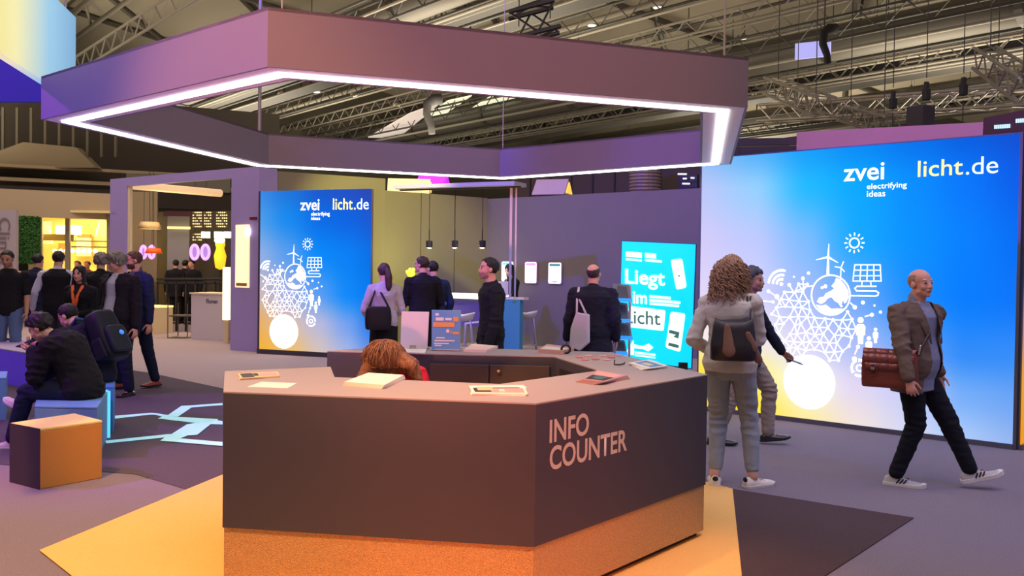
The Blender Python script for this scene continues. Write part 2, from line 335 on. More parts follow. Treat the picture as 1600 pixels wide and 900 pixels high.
GC = uv_big(1190 + 326 / 3, 340 + 363 / 3)            # globe centre on the big wall
def art_icons(P, mwhite, parent, disc, scale=1.0, umin=-99):
    """P(u,v) -> 3D on the panel, u,v metres from the globe centre"""
    def c(x, y):
        q = uv_big(1190 + x / 3, 340 + y / 3); return ((q[0] - GC[0]) * scale, (q[1] - GC[1]) * scale)
    n3 = (P(1, 0) - P(0, 0)).cross(P(0, 1) - P(0, 0)).normalized()
    def poly(mb, pts, lift=0.003):
        if min(q[0] for q in pts) < umin: return
        mb.add([P(*q) + n3 * lift for q in pts], [list(range(len(pts)))])
    def line(mb, pts, w, lift=0.003):
        for (a, b) in zip(pts, pts[1:]):
            a = Vector(a); b = Vector(b); d = (b - a); L = d.length
            if L < 1e-6: continue
            d /= L; q = Vector((-d.y, d.x)) * w / 2; e = d * w * 0.3
            poly(mb, [a - q - e, b - q + e, b + q + e, a + q - e], lift)
    def disk(mb, ctr, r, lift=0.003, n=20): poly(mb, [(ctr[0] + r * math.cos(2 * PI * k / n), ctr[1] + r * math.sin(2 * PI * k / n)) for k in range(n)], lift)
    def ringp(mb, ctr, r, w, n=40, a0=0, a1=360, lift=0.003):
        pts = [(ctr[0] + r * math.cos(R(a0 + (a1 - a0) * k / n)), ctr[1] + r * math.sin(R(a0 + (a1 - a0) * k / n))) for k in range(n + 1)]; line(mb, pts, w, lift)
    k = 0.00231 * scale                                    # metres per crop unit
    # globe
    mb = MB(); ringp(mb, (0, 0), 92 * k, 7 * k)
    poly(mb, [c(*q) for q in [(262, 395), (272, 375), (295, 370), (303, 355), (330, 342), (343, 332), (330, 320), (345, 303), (352, 283), (372, 290), (392, 312), (408, 340), (412, 372), (400, 398), (390, 402), (384, 385), (375, 420), (362, 400), (345, 390), (330, 372), (312, 380), (300, 395), (282, 405)]])
    poly(mb, [c(*q) for q in [(257, 408), (285, 412), (305, 408), (330, 428), (360, 425), (388, 428), (365, 444), (326, 453), (285, 444)]], 0.0034)
    disk(mb, c(287, 328), 7 * k); disk(mb, c(302, 322), 9 * k); disk(mb, c(378, 415), 5 * k, 0.0036)
    build('globe_icon', mb, mwhite, parent, fix=False)
    mb = MB(); poly(mb, [c(*q) for q in [(311, 185), (319, 185), (321, 270), (307, 270)]]); disk(mb, c(315, 185), 7 * k)
    for t in [(319, 122), (258, 198), (362, 212)]:
        h = Vector(c(315, 185)); e = Vector(c(*t)); d = (e - h).normalized(); q = Vector((-d.y, d.x)) * 5 * k; poly(mb, [h + q, h - q, e - q * .3, e + q * .3], 0.0034)
    line(mb, [c(375, 235), c(373, 287)], 5 * k)
    for t in [(387, 207), (347, 230), (391, 253)]:
        line(mb, [c(375, 235), c(*t)], 5 * k, 0.0032)
    build('wind_turbine_icon', mb, mwhite, parent, fix=False)
    mb = MB(); s0 = c(438, 119); ringp(mb, s0, 22 * k, 6 * k)
    for q in range(12):
        a = 2 * PI * q / 12; line(mb, [(s0[0] + math.cos(a) * 35 * k, s0[1] + math.sin(a) * 35 * k), (s0[0] + math.cos(a) * 45 * k, s0[1] + math.sin(a) * 45 * k)], 6 * k)
    build('sun_icon', mb, mwhite, parent, fix=False)
    mb = MB(); tl, tr, br, bl = c(440, 221), c(559, 221), c(563, 298), c(431, 298)
    L = lambda a, b, t: (a[0] + (b[0] - a[0]) * t, a[1] + (b[1] - a[1]) * t)
    for t in (0, .25, .5, .75, 1): line(mb, [L(tl, tr, t), L(bl, br, t)], 5 * k)
    for t in (0, .33, .67, 1): line(mb, [L(tl, bl, t), L(tr, br, t)], 5 * k, 0.0032)
    line(mb, [c(474, 298), c(472, 322)], 5 * k); line(mb, [c(514, 298), c(516, 322)], 5 * k)
    line(mb, [c(540, 322), c(450, 322), c(440, 331), c(448, 343), c(538, 344), c(551, 352), c(548, 364), c(536, 368), c(419, 366)], 6 * k, 0.0034)
    build('solar_panel_icon', mb, mwhite, parent, fix=False)
    mb = MB(); w0 = c(96, 312); disk(mb, w0, 9 * k)
    for r_ in (24, 44, 66): ringp(mb, w0, r_ * k, 11 * k, 16, 75, 175)
    build('wireless_icon', mb, mwhite, parent, fix=False)
    # net of rods and nodes that spreads below the globe
    mb = MB(); rr = random.Random(5); nodes = []
    d0 = Vector(c(225, 770)); dr = 135 * k
    cen = Vector(c(235, 505))
    for i in range(-9, 10):
        for j in range(-9, 10):
            p = cen + Vector(((i + (j % 2) * 0.5) * 44 * k, j * 39 * k)) + Vector((rr.uniform(-8, 8) * k, rr.uniform(-8, 8) * k))
            q = p - cen
            if (q.x / (215 * k)) ** 2 + (q.y / (205 * k)) ** 2 > 1: continue
            if p.length < 100 * k or (p - d0).length < dr * 0.9 or p.y > -60 * k and p.x > -60 * k and p.x < 60 * k: continue
            nodes.append(p)
    for i, p in enumerate(nodes):
        disk(mb, p, 8 * k, 0.003, 8)
        for q in nodes[i + 1:]:
            if (p - q).length < 54 * k: line(mb, [p, q], 5.5 * k, 0.0032)
    build('network_icon', mb, mwhite, parent, fix=False)
    mb = MB()
    for a, b, r_ in [((35, 345), (75, 370), 9), ((197, 285), (200, 335), 9), ((133, 315), (152, 348), 9), ((57, 395), (-20, 388), 8), ((520, 455), (488, 463), 9), ((150, 350), (200, 330), 5), ((440, 420), (420, 400), 10), ((75, 370), (95, 410), 12), ((455, 605), (440, 640), 9), ((240, 320), (200, 325), 4)]:
        disk(mb, c(*a), r_ * k); line(mb, [c(*a), c(*b)], 6 * k, 0.0032)
    for x, y, r_ in [(223, 260, 8), (155, 278, 5), (478, 398, 9), (532, 412, 5), (560, 443, 7), (12, 778, 18), (-20, 590, 9), (438, 662, 12)]: disk(mb, c(x, y), r_ * k)
    build('dots', mb, mwhite, parent, fix=False)
    mb = MB()
    for x, y, s in [(467, 480, 1.15), (506, 566, .8), (537, 524, .65), (-30, 480, 0.9), (-5, 690, 1.0), (-30, 700, .8)]:
        disk(mb, c(x, y), 12 * s * k); poly(mb, [c(x + u * s, y + v * s) for u, v in [(-20, 28), (-12, 16), (12, 16), (20, 28), (18, 62), (12, 62), (10, 98), (-10, 98), (-12, 62), (-18, 62)]])
    build('people_icons', mb, mwhite, parent, fix=False)
    mb = MB(); a0 = c(462, 705)
    for q in range(3): ringp(mb, a0, 36 * k, 10 * k, 10, q * 120, q * 120 + 85); disk(mb, (a0[0] + math.cos(R(q * 120 + 90)) * 36 * k, a0[1] + math.sin(R(q * 120 + 90)) * 36 * k), 11 * k, n=3)
    ringp(mb, a0, 14 * k, 6 * k)
    build('recycle_icon', mb, mwhite, parent, fix=False)
    mb = MB(); disk(mb, d0, disc * k, 0.005, 40); build('sun_disc', mb, mwhite, parent, fix=False)
def Pbig(u, v): return LA0 + Ld * (GC[0] + u) + Vector((0, 0, GC[1] + v)) + Ln * 0.014
art_icons(Pbig, M_white_e, lw, 128)
def logo(panel_uv, P, parent, a, b, c_, d_, el=None):
    """a,b = corners of zvei in the photograph, c_,d_ = licht.de"""
    def place(s, lo, hi, name, m, bold):
        p, q = panel_uv(*lo), panel_uv(*hi); return text_on(name, s, P(p[0], p[1]), P(1, 0) - P(0, 0), (0, 0, 1), q[0] - p[0], q[1] - p[1], m, parent, bold, 0.004)
    place('zvei', *a, 'logo_lettering', M_white_e, 0.012)
    place('electrifying', *b[0], 'logo_lettering', M_white_e, 0.006); place('ideas', *b[1], 'logo_lettering', M_white_e, 0.006)
    place('licht', *c_, 'logo_lettering', M_logo_y, 0.004); place('.de', *d_, 'logo_lettering', M_pale_e, 0.0)
P0big = lambda u, v: LA0 + Ld * u + Vector((0, 0, v)) + Ln * 0.014
logo(uv_big, P0big, lw, ((1319, 284), (1383, 253.5)), (((1355.5, 298.5), (1418, 284)), ((1355.5, 308), (1384.5, 297))), ((1435, 277), (1506, 247)), ((1510, 273.5), (1561, 243)))

# the wall's other face, turning away at the right edge of the view
SB = LB + Vector((math.cos(R(47)), math.sin(R(47)), 0)) * 1.9 + Ld * 0.03; SA = LB + Ld * 0.03
s2 = thing('light_wall', 'narrow slice of blue and orange backlit wall at the corner of the large display wall', 'display wall', tuple(SA.lerp(SB, .5)))
mb = MB(); mb.slab(SA, SB, 0, LH, 0.3, 0.0); build('body', mb, MATS['wall_side'], s2)
mb = MB(); mb.slab(SA, SB, 0, 0.05, 0.03, -0.03); mb.slab(SA, SB, LH - 0.012, LH, 0.02, -0.02); build('frame', mb, M_frame, s2)
graphic('printed_graphic', SA, SB, 0.05, LH - 0.01, [0, .5, 1], [0, .2, .45, .62, .8, 1], [
 [(20, 90, 215)] * 3, [(30, 110, 230)] * 3, [(90, 120, 220), (110, 130, 220), (120, 140, 220)], [(200, 150, 160)] * 3, [(245, 170, 60)] * 3, [(250, 160, 30)] * 3], s2, 0.9, 12, 36)
sd = (SB - SA).normalized(); sn = Vector((sd.y, -sd.x, 0))
text_on('logo_lettering', 'zvei', SA + sd * 0.14 + sn * 0.014 + Vector((0, 0, 2.55)), sd, (0, 0, 1), 0.5, 0.2, M_white_e, s2, 0.035)

# smaller light wall on the far side
RA = Vector((G(404, 551).x, 17.4, 0)); RA = AT(404, 500, 17.4); RA.z = 0; RB = AT(579, 500, 16.5); RB.z = 0
Rd = (RB - RA).normalized(); Rn = Vector((Rd.y, -Rd.x, 0)); RH = 3.02
def uv_small(px, py): p = ONP(px, py, RA, Rn); return ((p - RA).dot(Rd), p.z)
rw = thing('light_wall', 'smaller backlit blue display wall left of the woman with the ponytail', 'display wall', tuple(RA.lerp(RB, .5)))
mb = MB(); mb.slab(RA, RB, 0, RH, 0.06, 0.0); build('body', mb, mat('wall_side_b', (105, 95, 105), 0.6), rw)
mb = MB(); mb.slab(RA, RB, 0, 0.09, 0.05, -0.05); mb.slab(RA, RA + Rd * 0.03, 0, RH, 0.03, -0.03); build('frame', mb, mat('plinth_dark', (70, 60, 80), 0.6), rw)
rl = (RB - RA).length; ru = [uv_small(x, 450)[0] / rl for x in (404, 450, 500, 545, 579)]; ru[0] = 0; ru[-1] = 1
graphic('printed_graphic', RA, RB, 0.09, RH, ru, [0, .17, .4, .64, .83, 1], [
 [(60, 140, 235), (30, 120, 225), (20, 90, 210), (30, 80, 200), (40, 70, 180)],
 [(80, 160, 240), (20, 140, 245), (0, 110, 235), (0, 100, 230), (20, 90, 215)],
 [(150, 180, 235), (90, 160, 245), (0, 140, 255), (0, 130, 250), (0, 115, 235)],
 [(212, 188, 192), (170, 180, 235), (90, 160, 250), (10, 140, 255), (0, 125, 245)],
 [(238, 180, 105), (228, 195, 175), (190, 190, 225), (120, 165, 245), (50, 130, 240)],
 [(250, 180, 60), (248, 195, 105), (218, 198, 192), (170, 185, 235), (110, 150, 235)]], rw, 0.95, 40, 50)
gs = uv_small(462, 432)
def Psmall(u, v): return RA + Rd * (gs[0] + u) + Vector((0, 0, gs[1] + v)) + Rn * 0.014
art_icons(Psmall, emat('lit_white_soft', (255, 255, 255), 1.1), rw, 128, 1.07, 0.035 - gs[0])
P0small = lambda u, v: RA + Rd * u + Vector((0, 0, v)) + Rn * 0.014
logo(uv_small, P0small, rw, ((470, 329), (500, 311.5)), (((487, 339), (516, 331)), ((487, 344), (501, 338.5))), ((521, 328), (552, 309.5)), ((554, 327.5), (577, 310)))

# ---------------------------------------------------------------- booth walls behind
M_wall = mat('booth_wall_grey', (118, 110, 124), 0.8, bump=0.05, bscale=30)
M_wall_o = mat('booth_wall_warm', (138, 130, 112), 0.8, bump=0.05, bscale=30)
OA = AT(398, 300, 17.75); OB = AT(602, 300, 19.2); OC = AT(762, 300, 20.9); PA = OC; PB = AT(1094, 300, 17.5)
ow = thing('partition_wall', 'olive grey booth wall behind the three hanging pendants', 'wall', (OB.x, OB.y, 0))
mb = MB(); mb.slab(OA, OB, 0, 3.46, 0.12); build('tall_section', mb, M_wall_o, ow)
mb = MB(); mb.slab(OB, OC, 0, 3.22, 0.12); build('low_section', mb, M_wall_o, ow)
mb = MB()
for t in (0.33, 0.66): p = OB.lerp(OC, t); mb.slab(p, p + (OC - OB).normalized() * 0.012, 0, 3.225, 0.006, -0.006)
build('seam', mb, mat('seam', (70, 68, 66), .8), ow)
pw = thing('partition_wall', 'dim purple grey booth wall with two small lit screens', 'wall', tuple(PA.lerp(PB, .5).xy) + (0,))
mb = MB(); mb.slab(PA, PB, 0, 3.2, 0.12); build('panel', mb, M_wall, pw)
Pd = (PB - PA); Pd.z = 0; Pd.normalize(); Pn = Vector((Pd.y, -Pd.x, 0))
def uvP(px, py): p = ONP(px, py, PA, Pn); return p
# small lit screens on the purple wall
def wall_screen(x0, y0, x1, y1, col, col2, lab, dark=False):
    a = uvP(x0, y1); b = uvP(x1, y1); c = uvP(x1, y0)
    t = thing('wall_screen', lab, 'screen', tuple(a.lerp(b, .5)), 0, 'small lit screens on the purple wall')
    def rr(w, h, r, z): 
        out = []
        for cx, cy, a0 in ((w - r, h - r, 0), (r, h - r, 90), (r, r, 180), (w - r, r, 270)):
            for k in range(5): q = R(a0 + 22.5 * k); out.append((cx + r * math.cos(q), cy + r * math.sin(q)))
        return out
    w = (b - a).dot(Pd); h = c.z - b.z; ring = rr(w, h, 0.04, 0)
    f = lambda p, d: a + Pd * p[0] + Vector((0, 0, p[1])) + Pn * d
    mb = MB(); mb.ringloft([[f(p, 0.0) for p in ring], [f(p, 0.03) for p in ring]]); build('frame', mb, mat('screen_frame', (150, 130, 170), .4), t)
    ins = [(w * .5 + (p[0] - w * .5) * .9, h * .5 + (p[1] - h * .5) * .94) for p in ring]
    mb = MB(); mb.add([f(p, 0.033) for p in ins], [list(range(len(ins)))]); build('display', mb, emat('scr_' + str(int(x0)), col, 1.2), t, fix=False)
    mb = MB(); q = [(w * .12, h * .82), (w * .88, h * .82), (w * .88, h * .92), (w * .12, h * .92)]; mb.add([f(p, 0.036) for p in q], [[0, 1, 2, 3]])
    build('caption', mb, emat('scrs_' + str(int(x0)), col2, .8), t, fix=False); mb = MB()
    q = [(w * .3, h * .1), (w * .55, h * .32), (w * .6, h * .22), (w * .85, h * .14)] if dark else [(w * .3, h * .1), (w * .7, h * .1), (w * .66, h * .14), (w * .34, h * .14)]
    mb.add([f(p, 0.036) for p in q], [[0, 1, 2, 3]]); build('symbol', mb, emat('scrs_' + str(int(x0)), col2, .8), t, fix=False)
wall_screen(820.5, 408, 840.5, 443, (250, 225, 255), (225, 150, 235), 'small pinkish lit screen on the purple wall, nearest the bar pole')
wall_screen(857, 409, 879, 444, (235, 250, 255), (60, 120, 150), 'small white lit screen on the purple wall next to the balding man')
wall_screen(784, 407.5, 804, 440, (200, 240, 255), (110, 200, 220), 'small pale screen on the purple wall behind the dark haired attendant')

# lavender portal
M_lav = mat('lavender_paint', (168, 150, 214), 0.7, bump=0.05, bscale=40)
M_cream = mat('cream_paint', (235, 218, 180), 0.7)
QB = AT(403.5, 500, 17.6); QB.z = 0; QC = AT(360, 500, 18.0); QC.z = 0; QA = AT(171, 500, 20.6); QA.z = 0; QD = AT(197, 500, 20.2); QD.z = 0
pt = thing('portal', 'lavender portal frame of the neighbouring booth with a lit slot', 'portal', tuple(QC))
mb = MB(); mb.slab(QC, QB, 0, 3.5, 0.45); build('pillar', mb, M_lav, pt)
mb = MB(); mb.slab(QA, QD, 0, 3.5, 0.1); build('pillar', mb, M_lav, pt)
mb = MB(); mb.slab(QD, QC, 3.32, 3.5, 0.12); build('lintel', mb, M_lav, pt)
qd = (QB - QA).normalized(); qn = Vector((qd.y, -qd.x, 0))
mb = MB(); mb.slab(QD, QD + qd * 0.09, 0, 3.32, 0.06, 0.02); build('lit_reveal', mb, M_cream, pt)
M_ink = mat('ink_dark', (50, 40, 80), .6)
def on_portal(px, py): return ONP(px, py, QB, qn)
a = on_portal(369, 313.5); b = on_portal(394.5, 304.5); text_on('lettering', 'filumen', a, qd, (0, 0, 1), (b - a).dot(qd), b.z - a.z, M_ink, pt, 0.02, 0.003)
a = on_portal(395.2, 307); mb = MB(); mb.lathe([(0.03, 0), (0.03, 0.006)], a + qn * 0.001, 12, qn.to_track_quat('Z', 'Y').to_matrix()); build('lettering', mb, M_ink, pt)
a = on_portal(175, 335); b = on_portal(189, 331); text_on('lettering', 'filumen', a, qd, (0, 0, 1), (b - a).dot(qd), b.z - a.z, mat('ink_faint', (130, 112, 170), .6), pt, 0.0, 0.003)
a = on_portal(386, 344); b = on_portal(402, 340); mb = MB(); mb.slab(a, b, min(a.z, b.z), min(a.z, b.z) + 0.055, 0.02, -0.02); build('small_sign', mb, mat('sign_red', (120, 20, 45), .5), pt)
# slot lamp on the pillar
a = on_portal(371, 449); b = on_portal(391, 449); c = on_portal(391, 351)
t = thing('wall_lamp', 'tall glowing glass lamp fixed to the lavender pillar', 'lamp', tuple(a.lerp(b, .5)))
mb = MB(); mb.slab(a, b, a.z, c.z, 0.06, -0.06); build('diffuser', mb, emat('lamp_cream', (255, 226, 178), 1.05), t, bevel=0.01)
mb = MB(); mb.slab(a + qd * .05, b - qd * .02, a.z + .03, a.z + .09, 0.008, -0.07); build('label_plate', mb, mat('label_orange', (200, 120, 70), .6), t)
mb = MB(); mb.ell(b + Vector((0, 0, (c.z - a.z) * 0.88)) - qn * 0.0 + qn * 0.07, (0.06, 0.06, 0.1)); build('bulb', mb, emat('bulb_hot', (255, 250, 235), 1.6), t, smooth=True)
# ---------------------------------------------------------------- suspended hexagonal light ring
M_halo = mat('ring_laminate', (112, 104, 114), 0.7, bump=0.03, bscale=50)
M_under = mat('ring_underside_lit', (205, 196, 205), 0.6)  # paler than the ring laminate: the strip's light put into the colour
M_led = emat('led_strip', (255, 252, 246), 6.5)
HZ = 2.78
led = [G(*p, HZ) for p in ((105, 189), (440, 115), (1130, 172), (1118, 255), (785, 278), (405, 258))]
hc = sum(led, Vector()) / 6
def scaled(k, z): return [Vector((hc.x + (p.x - hc.x) * k, hc.y + (p.y - hc.y) * k, z)) for p in led]
halo = thing('light_ring', 'large suspended hexagonal ring with a white light line above the counter', 'light ring', (hc.x, hc.y, HZ))
def offset_poly(poly, d):        # push every edge outward by d
    n = len(poly); out = []; ar = sum(poly[i].x * poly[(i + 1) % n].y - poly[(i + 1) % n].x * poly[i].y for i in range(n)); s = 1 if ar > 0 else -1
    for i in range(n):
        a, b, c = poly[i - 1], poly[i], poly[(i + 1) % n]
        d1 = (b - a).xy.normalized(); d2 = (c - b).xy.normalized(); n1 = Vector((d1.y, -d1.x)) * s; n2 = Vector((d2.y, -d2.x)) * s
        m = (n1 + n2); m = m / m.length_squared * 2 if m.length > 1e-6 else n1
        out.append(Vector((b.x + m.x * d, b.y + m.y * d, b.z)))
    return out
outp = offset_poly(led, 0.165); inn = offset_poly(led, -0.16)
ZB, ZT = HZ + 0.0, HZ + 0.345
for nm, P_ in (('outer_band', outp), ('inner_band', inn)):
    pass
def ringprism(mb, A, B, z0, z1):
    n = len(A); base = len(mb.v)
    mb.v += [Vector((p.x, p.y, z)) for z in (z0, z1) for P_ in (A, B) for p in P_]
    for i in range(n):
        j = (i + 1) % n
        A0, B0, A1, B1 = 0, n, 2 * n, 3 * n
        for f in ([A0 + i, A0 + j, A1 + j, A1 + i], [B0 + j, B0 + i, B1 + i, B1 + j], [A0 + j, A0 + i, B0 + i, B0 + j], [A1 + i, A1 + j, B1 + j, B1 + i]):
            mb.f.append([base + q for q in f]); mb.mi.append(mb.cur)
for i in range(6):
    j = (i + 1) % 6; mb = MB()
    for P_, Q_ in ((outp, offset_poly(led, 0.145)), (inn, offset_poly(led, -0.14))):
        mb.prism([P_[i].xy, P_[j].xy, Q_[j].xy, Q_[i].xy], ZB, ZT)
    mb.prism([outp[i].xy, outp[j].xy, inn[j].xy, inn[i].xy], ZT - 0.02, ZT)
    build('band_section', mb, M_halo, halo, fix=True)
mb = MB(); ringprism(mb, offset_poly(led, 0.145), offset_poly(led, 0.03), ZB, ZB + 0.02); ringprism(mb, offset_poly(led, -0.03), offset_poly(led, -0.14), ZB, ZB + 0.02)
build('underside', mb, M_under, halo)
mb = MB(); ringprism(mb, offset_poly(led, 0.036), offset_poly(led, -0.036), ZB - 0.014, ZB + 0.01); build('light_strip', mb, M_led, halo)
M_cable = mat('steel_cable', (170, 165, 160), .4, .6)
for px, py, nm in ((405, 207, .02), (795, 235, .006), (1129, 88, .008), (440, 11, .006)):
    i = {405: 5, 795: 4, 1129: 2, 440: 1}[px]; p = led[i]
    mb = MB(); mb.tube([(p.x, p.y, ZT - 0.01), (p.x, p.y, 9.5)], nm, 6); build('hanging_cable', mb, M_cable, halo)

# ---------------------------------------------------------------- info counter
M_cnt = mat('counter_laminate', (72, 69, 88), 0.62, bump=0.03, bscale=40, spec=0.35)
M_top = mat('counter_top', (165, 152, 154), 0.55, bump=0.02)
M_in = mat('counter_inner', (88, 72, 76), 0.6)
mg = mat('glitter_gold', (250, 205, 150), 0.45, bump=1.0, bscale=160, col2=(120, 78, 44), vscale=170, spec=0.6)
V = [(-1.42, 4.61), (0.12, 4.35), (1.20, 5.69), (0.75, 7.17), (-0.90, 7.50), (-1.37, 6.95)]
INN = [(-0.62, 6.83), (0.31, 6.74), (0.55, 5.83), (-0.06, 5.07), (-1.0, 5.29), (-1.13, 5.84), (-1.69, 5.51)]
CP = [Vector((x, y, 0)) for x, y in V + INN]
ct = thing('info_counter', 'dark hexagonal counter lettered INFO COUNTER on a glittering gold base', 'counter', (-0.1, 5.9, 0))
mb = MB(); mb.prism([p.xy for p in offset_poly(CP, -0.045)], 0.0, 0.05); build('plinth_shadow', mb, M_dark, ct)  # recessed foot coloured dark to stand for the shadow gap
mb = MB(); mb.prism([p.xy for p in offset_poly(CP, -0.008)], 0.045, 0.325); build('glitter_base', mb, mg, ct)
mb = MB(); mb.prism([p.xy for p in CP], 0.325, 0.993); build('body', mb, M_cnt, ct)
mb = MB(); mb.prism([p.xy for p in offset_poly(CP, 0.0)], 0.993, 1.0); build('worktop', mb, M_top, ct)
# inner face with cabinet doors
ia = Vector((-0.62, 6.83, 0)); ib = Vector((0.31, 6.74, 0)); idr = (ib - ia).normalized(); inr = Vector((idr.y, -idr.x, 0))
def inner(p, q, z0, z1, th): mb = MB(); mb.slab(ia + idr * p, ia + idr * q, z0, z1, th, -th); return mb
L_ = (ib - ia).length
d1 = build('door', inner(0.03, L_ * .5 - .005, 0.15, 0.93, 0.018), M_in, ct, bevel=.003)
d2 = build('door', inner(L_ * .5 + .005, L_ - .03, 0.15, 0.93, 0.018), M_in, ct, bevel=.003)
kp = ia + idr * (L_ * .5 + .07) + inr * 0.018 + Vector((0, 0, 0.885))
mb = MB(); mb.lathe([(0.004, 0), (0.008, 0.006), (0.012, 0.012), (0.009, 0.02), (0.002, 0.022)], kp, 14, inr.to_track_quat('Z', 'Y').to_matrix()); build('knob', mb, mat('brass_knob', (225, 180, 150), .3, .5), d2, smooth=True)
# dark sheet standing in for the shade of an open shelf, right inner side
sa = Vector((0.33, 6.66, 0)); sb = Vector((0.54, 5.86, 0))
mb = MB(); mb.slab(sb + (sa - sb) * .08, sb + (sa - sb) * .92, 0.1, 0.93, 0.004, 0.001); build('shelf_shade', mb, mat('shelf_shade_dark', (26, 20, 22), .8), ct)
# lettering on the right face
fa, fb = Vector((0.12, 4.35, 0)), Vector((1.20, 5.69, 0)); fd = (fb - fa).normalized(); fn = Vector((fd.y, -fd.x, 0))
M_let = mat('letter_grey', (205, 196, 196), .5)
def onf(px, py): return ONP(px, py, fa, fn)
for s, lo, hi in (('INFO', (858, 693), (920, 647)), ('COUNTER', (858, 736), (979.5, 673))):
    p, q = onf(*lo), onf(*hi)
    w = (q - p).dot(fd); h = onf(lo[0], lo[1] - (37 if s == 'INFO' else 38)).z - p.z
    text_on('lettering', s, p, fd, (0, 0, 1), w, h, M_let, ct, 0.02, 0.002)
# ---------------------------------------------------------------- hall roof: folded shell, chords, struts, ducts, catwalks
U2 = Vector((-0.625, 0.781, 0)).normalized(); V2 = Vector((U2.y, -U2.x, 0))      # along and across the roof bays
M_roof = mat('roof_panel', (178, 168, 148), 0.85, bump=0.05, bscale=4, var=0.12, vscale=0.3)
nt = M_roof.node_tree; b_ = nt.nodes['Principled BSDF']
M_steel = mat('painted_steel', (136, 130, 118), 0.85)
M_steel_d = mat('dark_steel', (74, 72, 68), 0.6)
M_duct = mat('duct_metal', (104, 100, 92), 0.6, 0.3, bump=0.1, bscale=3)
M_truss = mat('truss_alu', (170, 164, 150), 0.4, 0.5)
def TS(t, s, z): return U2 * s + V2 * t + Vector((0, 0, z))
def tz(p): return p.dot(V2), p.dot(U2)
PER = 15.0
def roof_z(t):
    k = ((t + 3.0) / PER) % 1.0; tri = 2 * abs(k - 0.5); base = 14.6 - 0.0009 * (t - 12) ** 2
    return base - 2.6 * (1 - tri)
ts = [-63 + PER / 2 * i for i in range(20)]
mb = MB()
S0, S1 = -30, 95
def smax(t, s): return min(s, (59.0 - V2.y * t) / U2.y)
for a, b in zip(ts, ts[1:]):
    mb.add([TS(a, S0, roof_z(a)), TS(b, S0, roof_z(b)), TS(b, S1, roof_z(b)), TS(a, S1, roof_z(a))], [[0, 1, 2, 3]])
# only where the roof is above the hall in view
mb.v = [v for v in mb.v]
struct('ceiling', mb, M_roof, fix=False)
ridge = [t for t in ts]
def along(name, t, z, r, m, s0=5, s1=92, n=8):
    mb = MB(); mb.tube([TS(t, s0, z), TS(t, s1, z)], r, n); o = build(name, mb, m, smooth=True); return o
nfold = 0
for i, t in enumerate(ts):
    if t < -48 or t > 60: continue
    low = roof_z(t) < 13.0
    z = roof_z(t) - (0.35 if low else 0.5)
    se = smax(t, 92)
    rt = thing('roof_truss', 'long pale chord with short struts under a fold of the hall roof', 'truss', tuple(TS(t, 40, z)), 0, 'chords under the roof folds')
    mb = MB(); mb.tube([TS(t, 5, z), TS(t, se, z)], 0.2 if low else 0.15, 10); build('chord', mb, M_steel, rt, smooth=True)
    mb = MB(); mb.tube([TS(t + 0.6, 5, z - 0.75), TS(t + 0.6, se - 1, z - 0.75)], 0.11, 8); build('lower_chord', mb, M_steel, rt, smooth=True)
    for k in range(9):
        s = 12 + k * 9
        if s > se - 2: break
        mb = MB(); mb.tube([TS(t, s, z), TS(t + 0.6, s + 1.2, z - 0.75)], 0.07, 6); build('strut', mb, M_steel, rt, smooth=True)
# diagonal ribs crossing each fold
M_rib = mat('rib_brown', (84, 76, 68), 0.6)
for i in range(len(ts) - 1):
    a, b = ts[i], ts[i + 1]
    if a < -48 or b > 62: continue
    rb = thing('roof_bracing', 'diagonal ribs lying against one sloping fold of the hall roof', 'bracing', tuple(TS((a + b) / 2, 40, 12)), 0, 'diagonal bracing of the roof')
    for k in range(9):
        s = 6 + k * 10 + (i % 2) * 5
        if s + 5 > smax(b, 92): break
        for sg in (1, -1):
            s0 = s if sg > 0 else s + 5; s1 = s + 5 if sg > 0 else s
            mb = MB(); mb.tube([TS(a, s0, roof_z(a) - 0.18), TS(b, s1, roof_z(b) - 0.18)], 0.13, 6)
            build('rib', mb, M_rib, rb)
# round ceiling lights
M_lamp = emat('hall_lamp', (255, 246, 225), 1.4)
first = None
for x, y in ((1317, 137), (1408, 122), (1508, 106), (1255, 127), (1424, 142), (1428, 160), (1535, 166), (1427, 45), (1446, 42), (554, 150), (440, 149), (495, 144), (925, 40), (1028, 12), (1160, 60), (1382, 153), (1190, 150), (620, 165), (1590, 118), (330, 150)):
    p = G(x, y, 10.2 if y > 60 else 11.5); hh = 13.2 - p.z
    if first is None:
        first = thing('ceiling_light', 'small round lamp glowing under the hall roof', 'lamp', tuple(p), 0, 'round lamps under the hall roof')
        mb = MB(); mb.lathe([(0.17, 0.0), (0.22, 0.02), (0.22, 0.10), (0.07, 0.2), (0.01, 0.3), (0.01, 2.5)], (0, 0, 0), 16); build('housing', mb, M_steel, first, local=True)
        mb = MB(); mb.lathe([(0.01, -0.02), (0.17, -0.015), (0.18, 0.005)], (0, 0, 0), 16); build('lens', mb, M_lamp, first, local=True)
    else: dup(first, p)
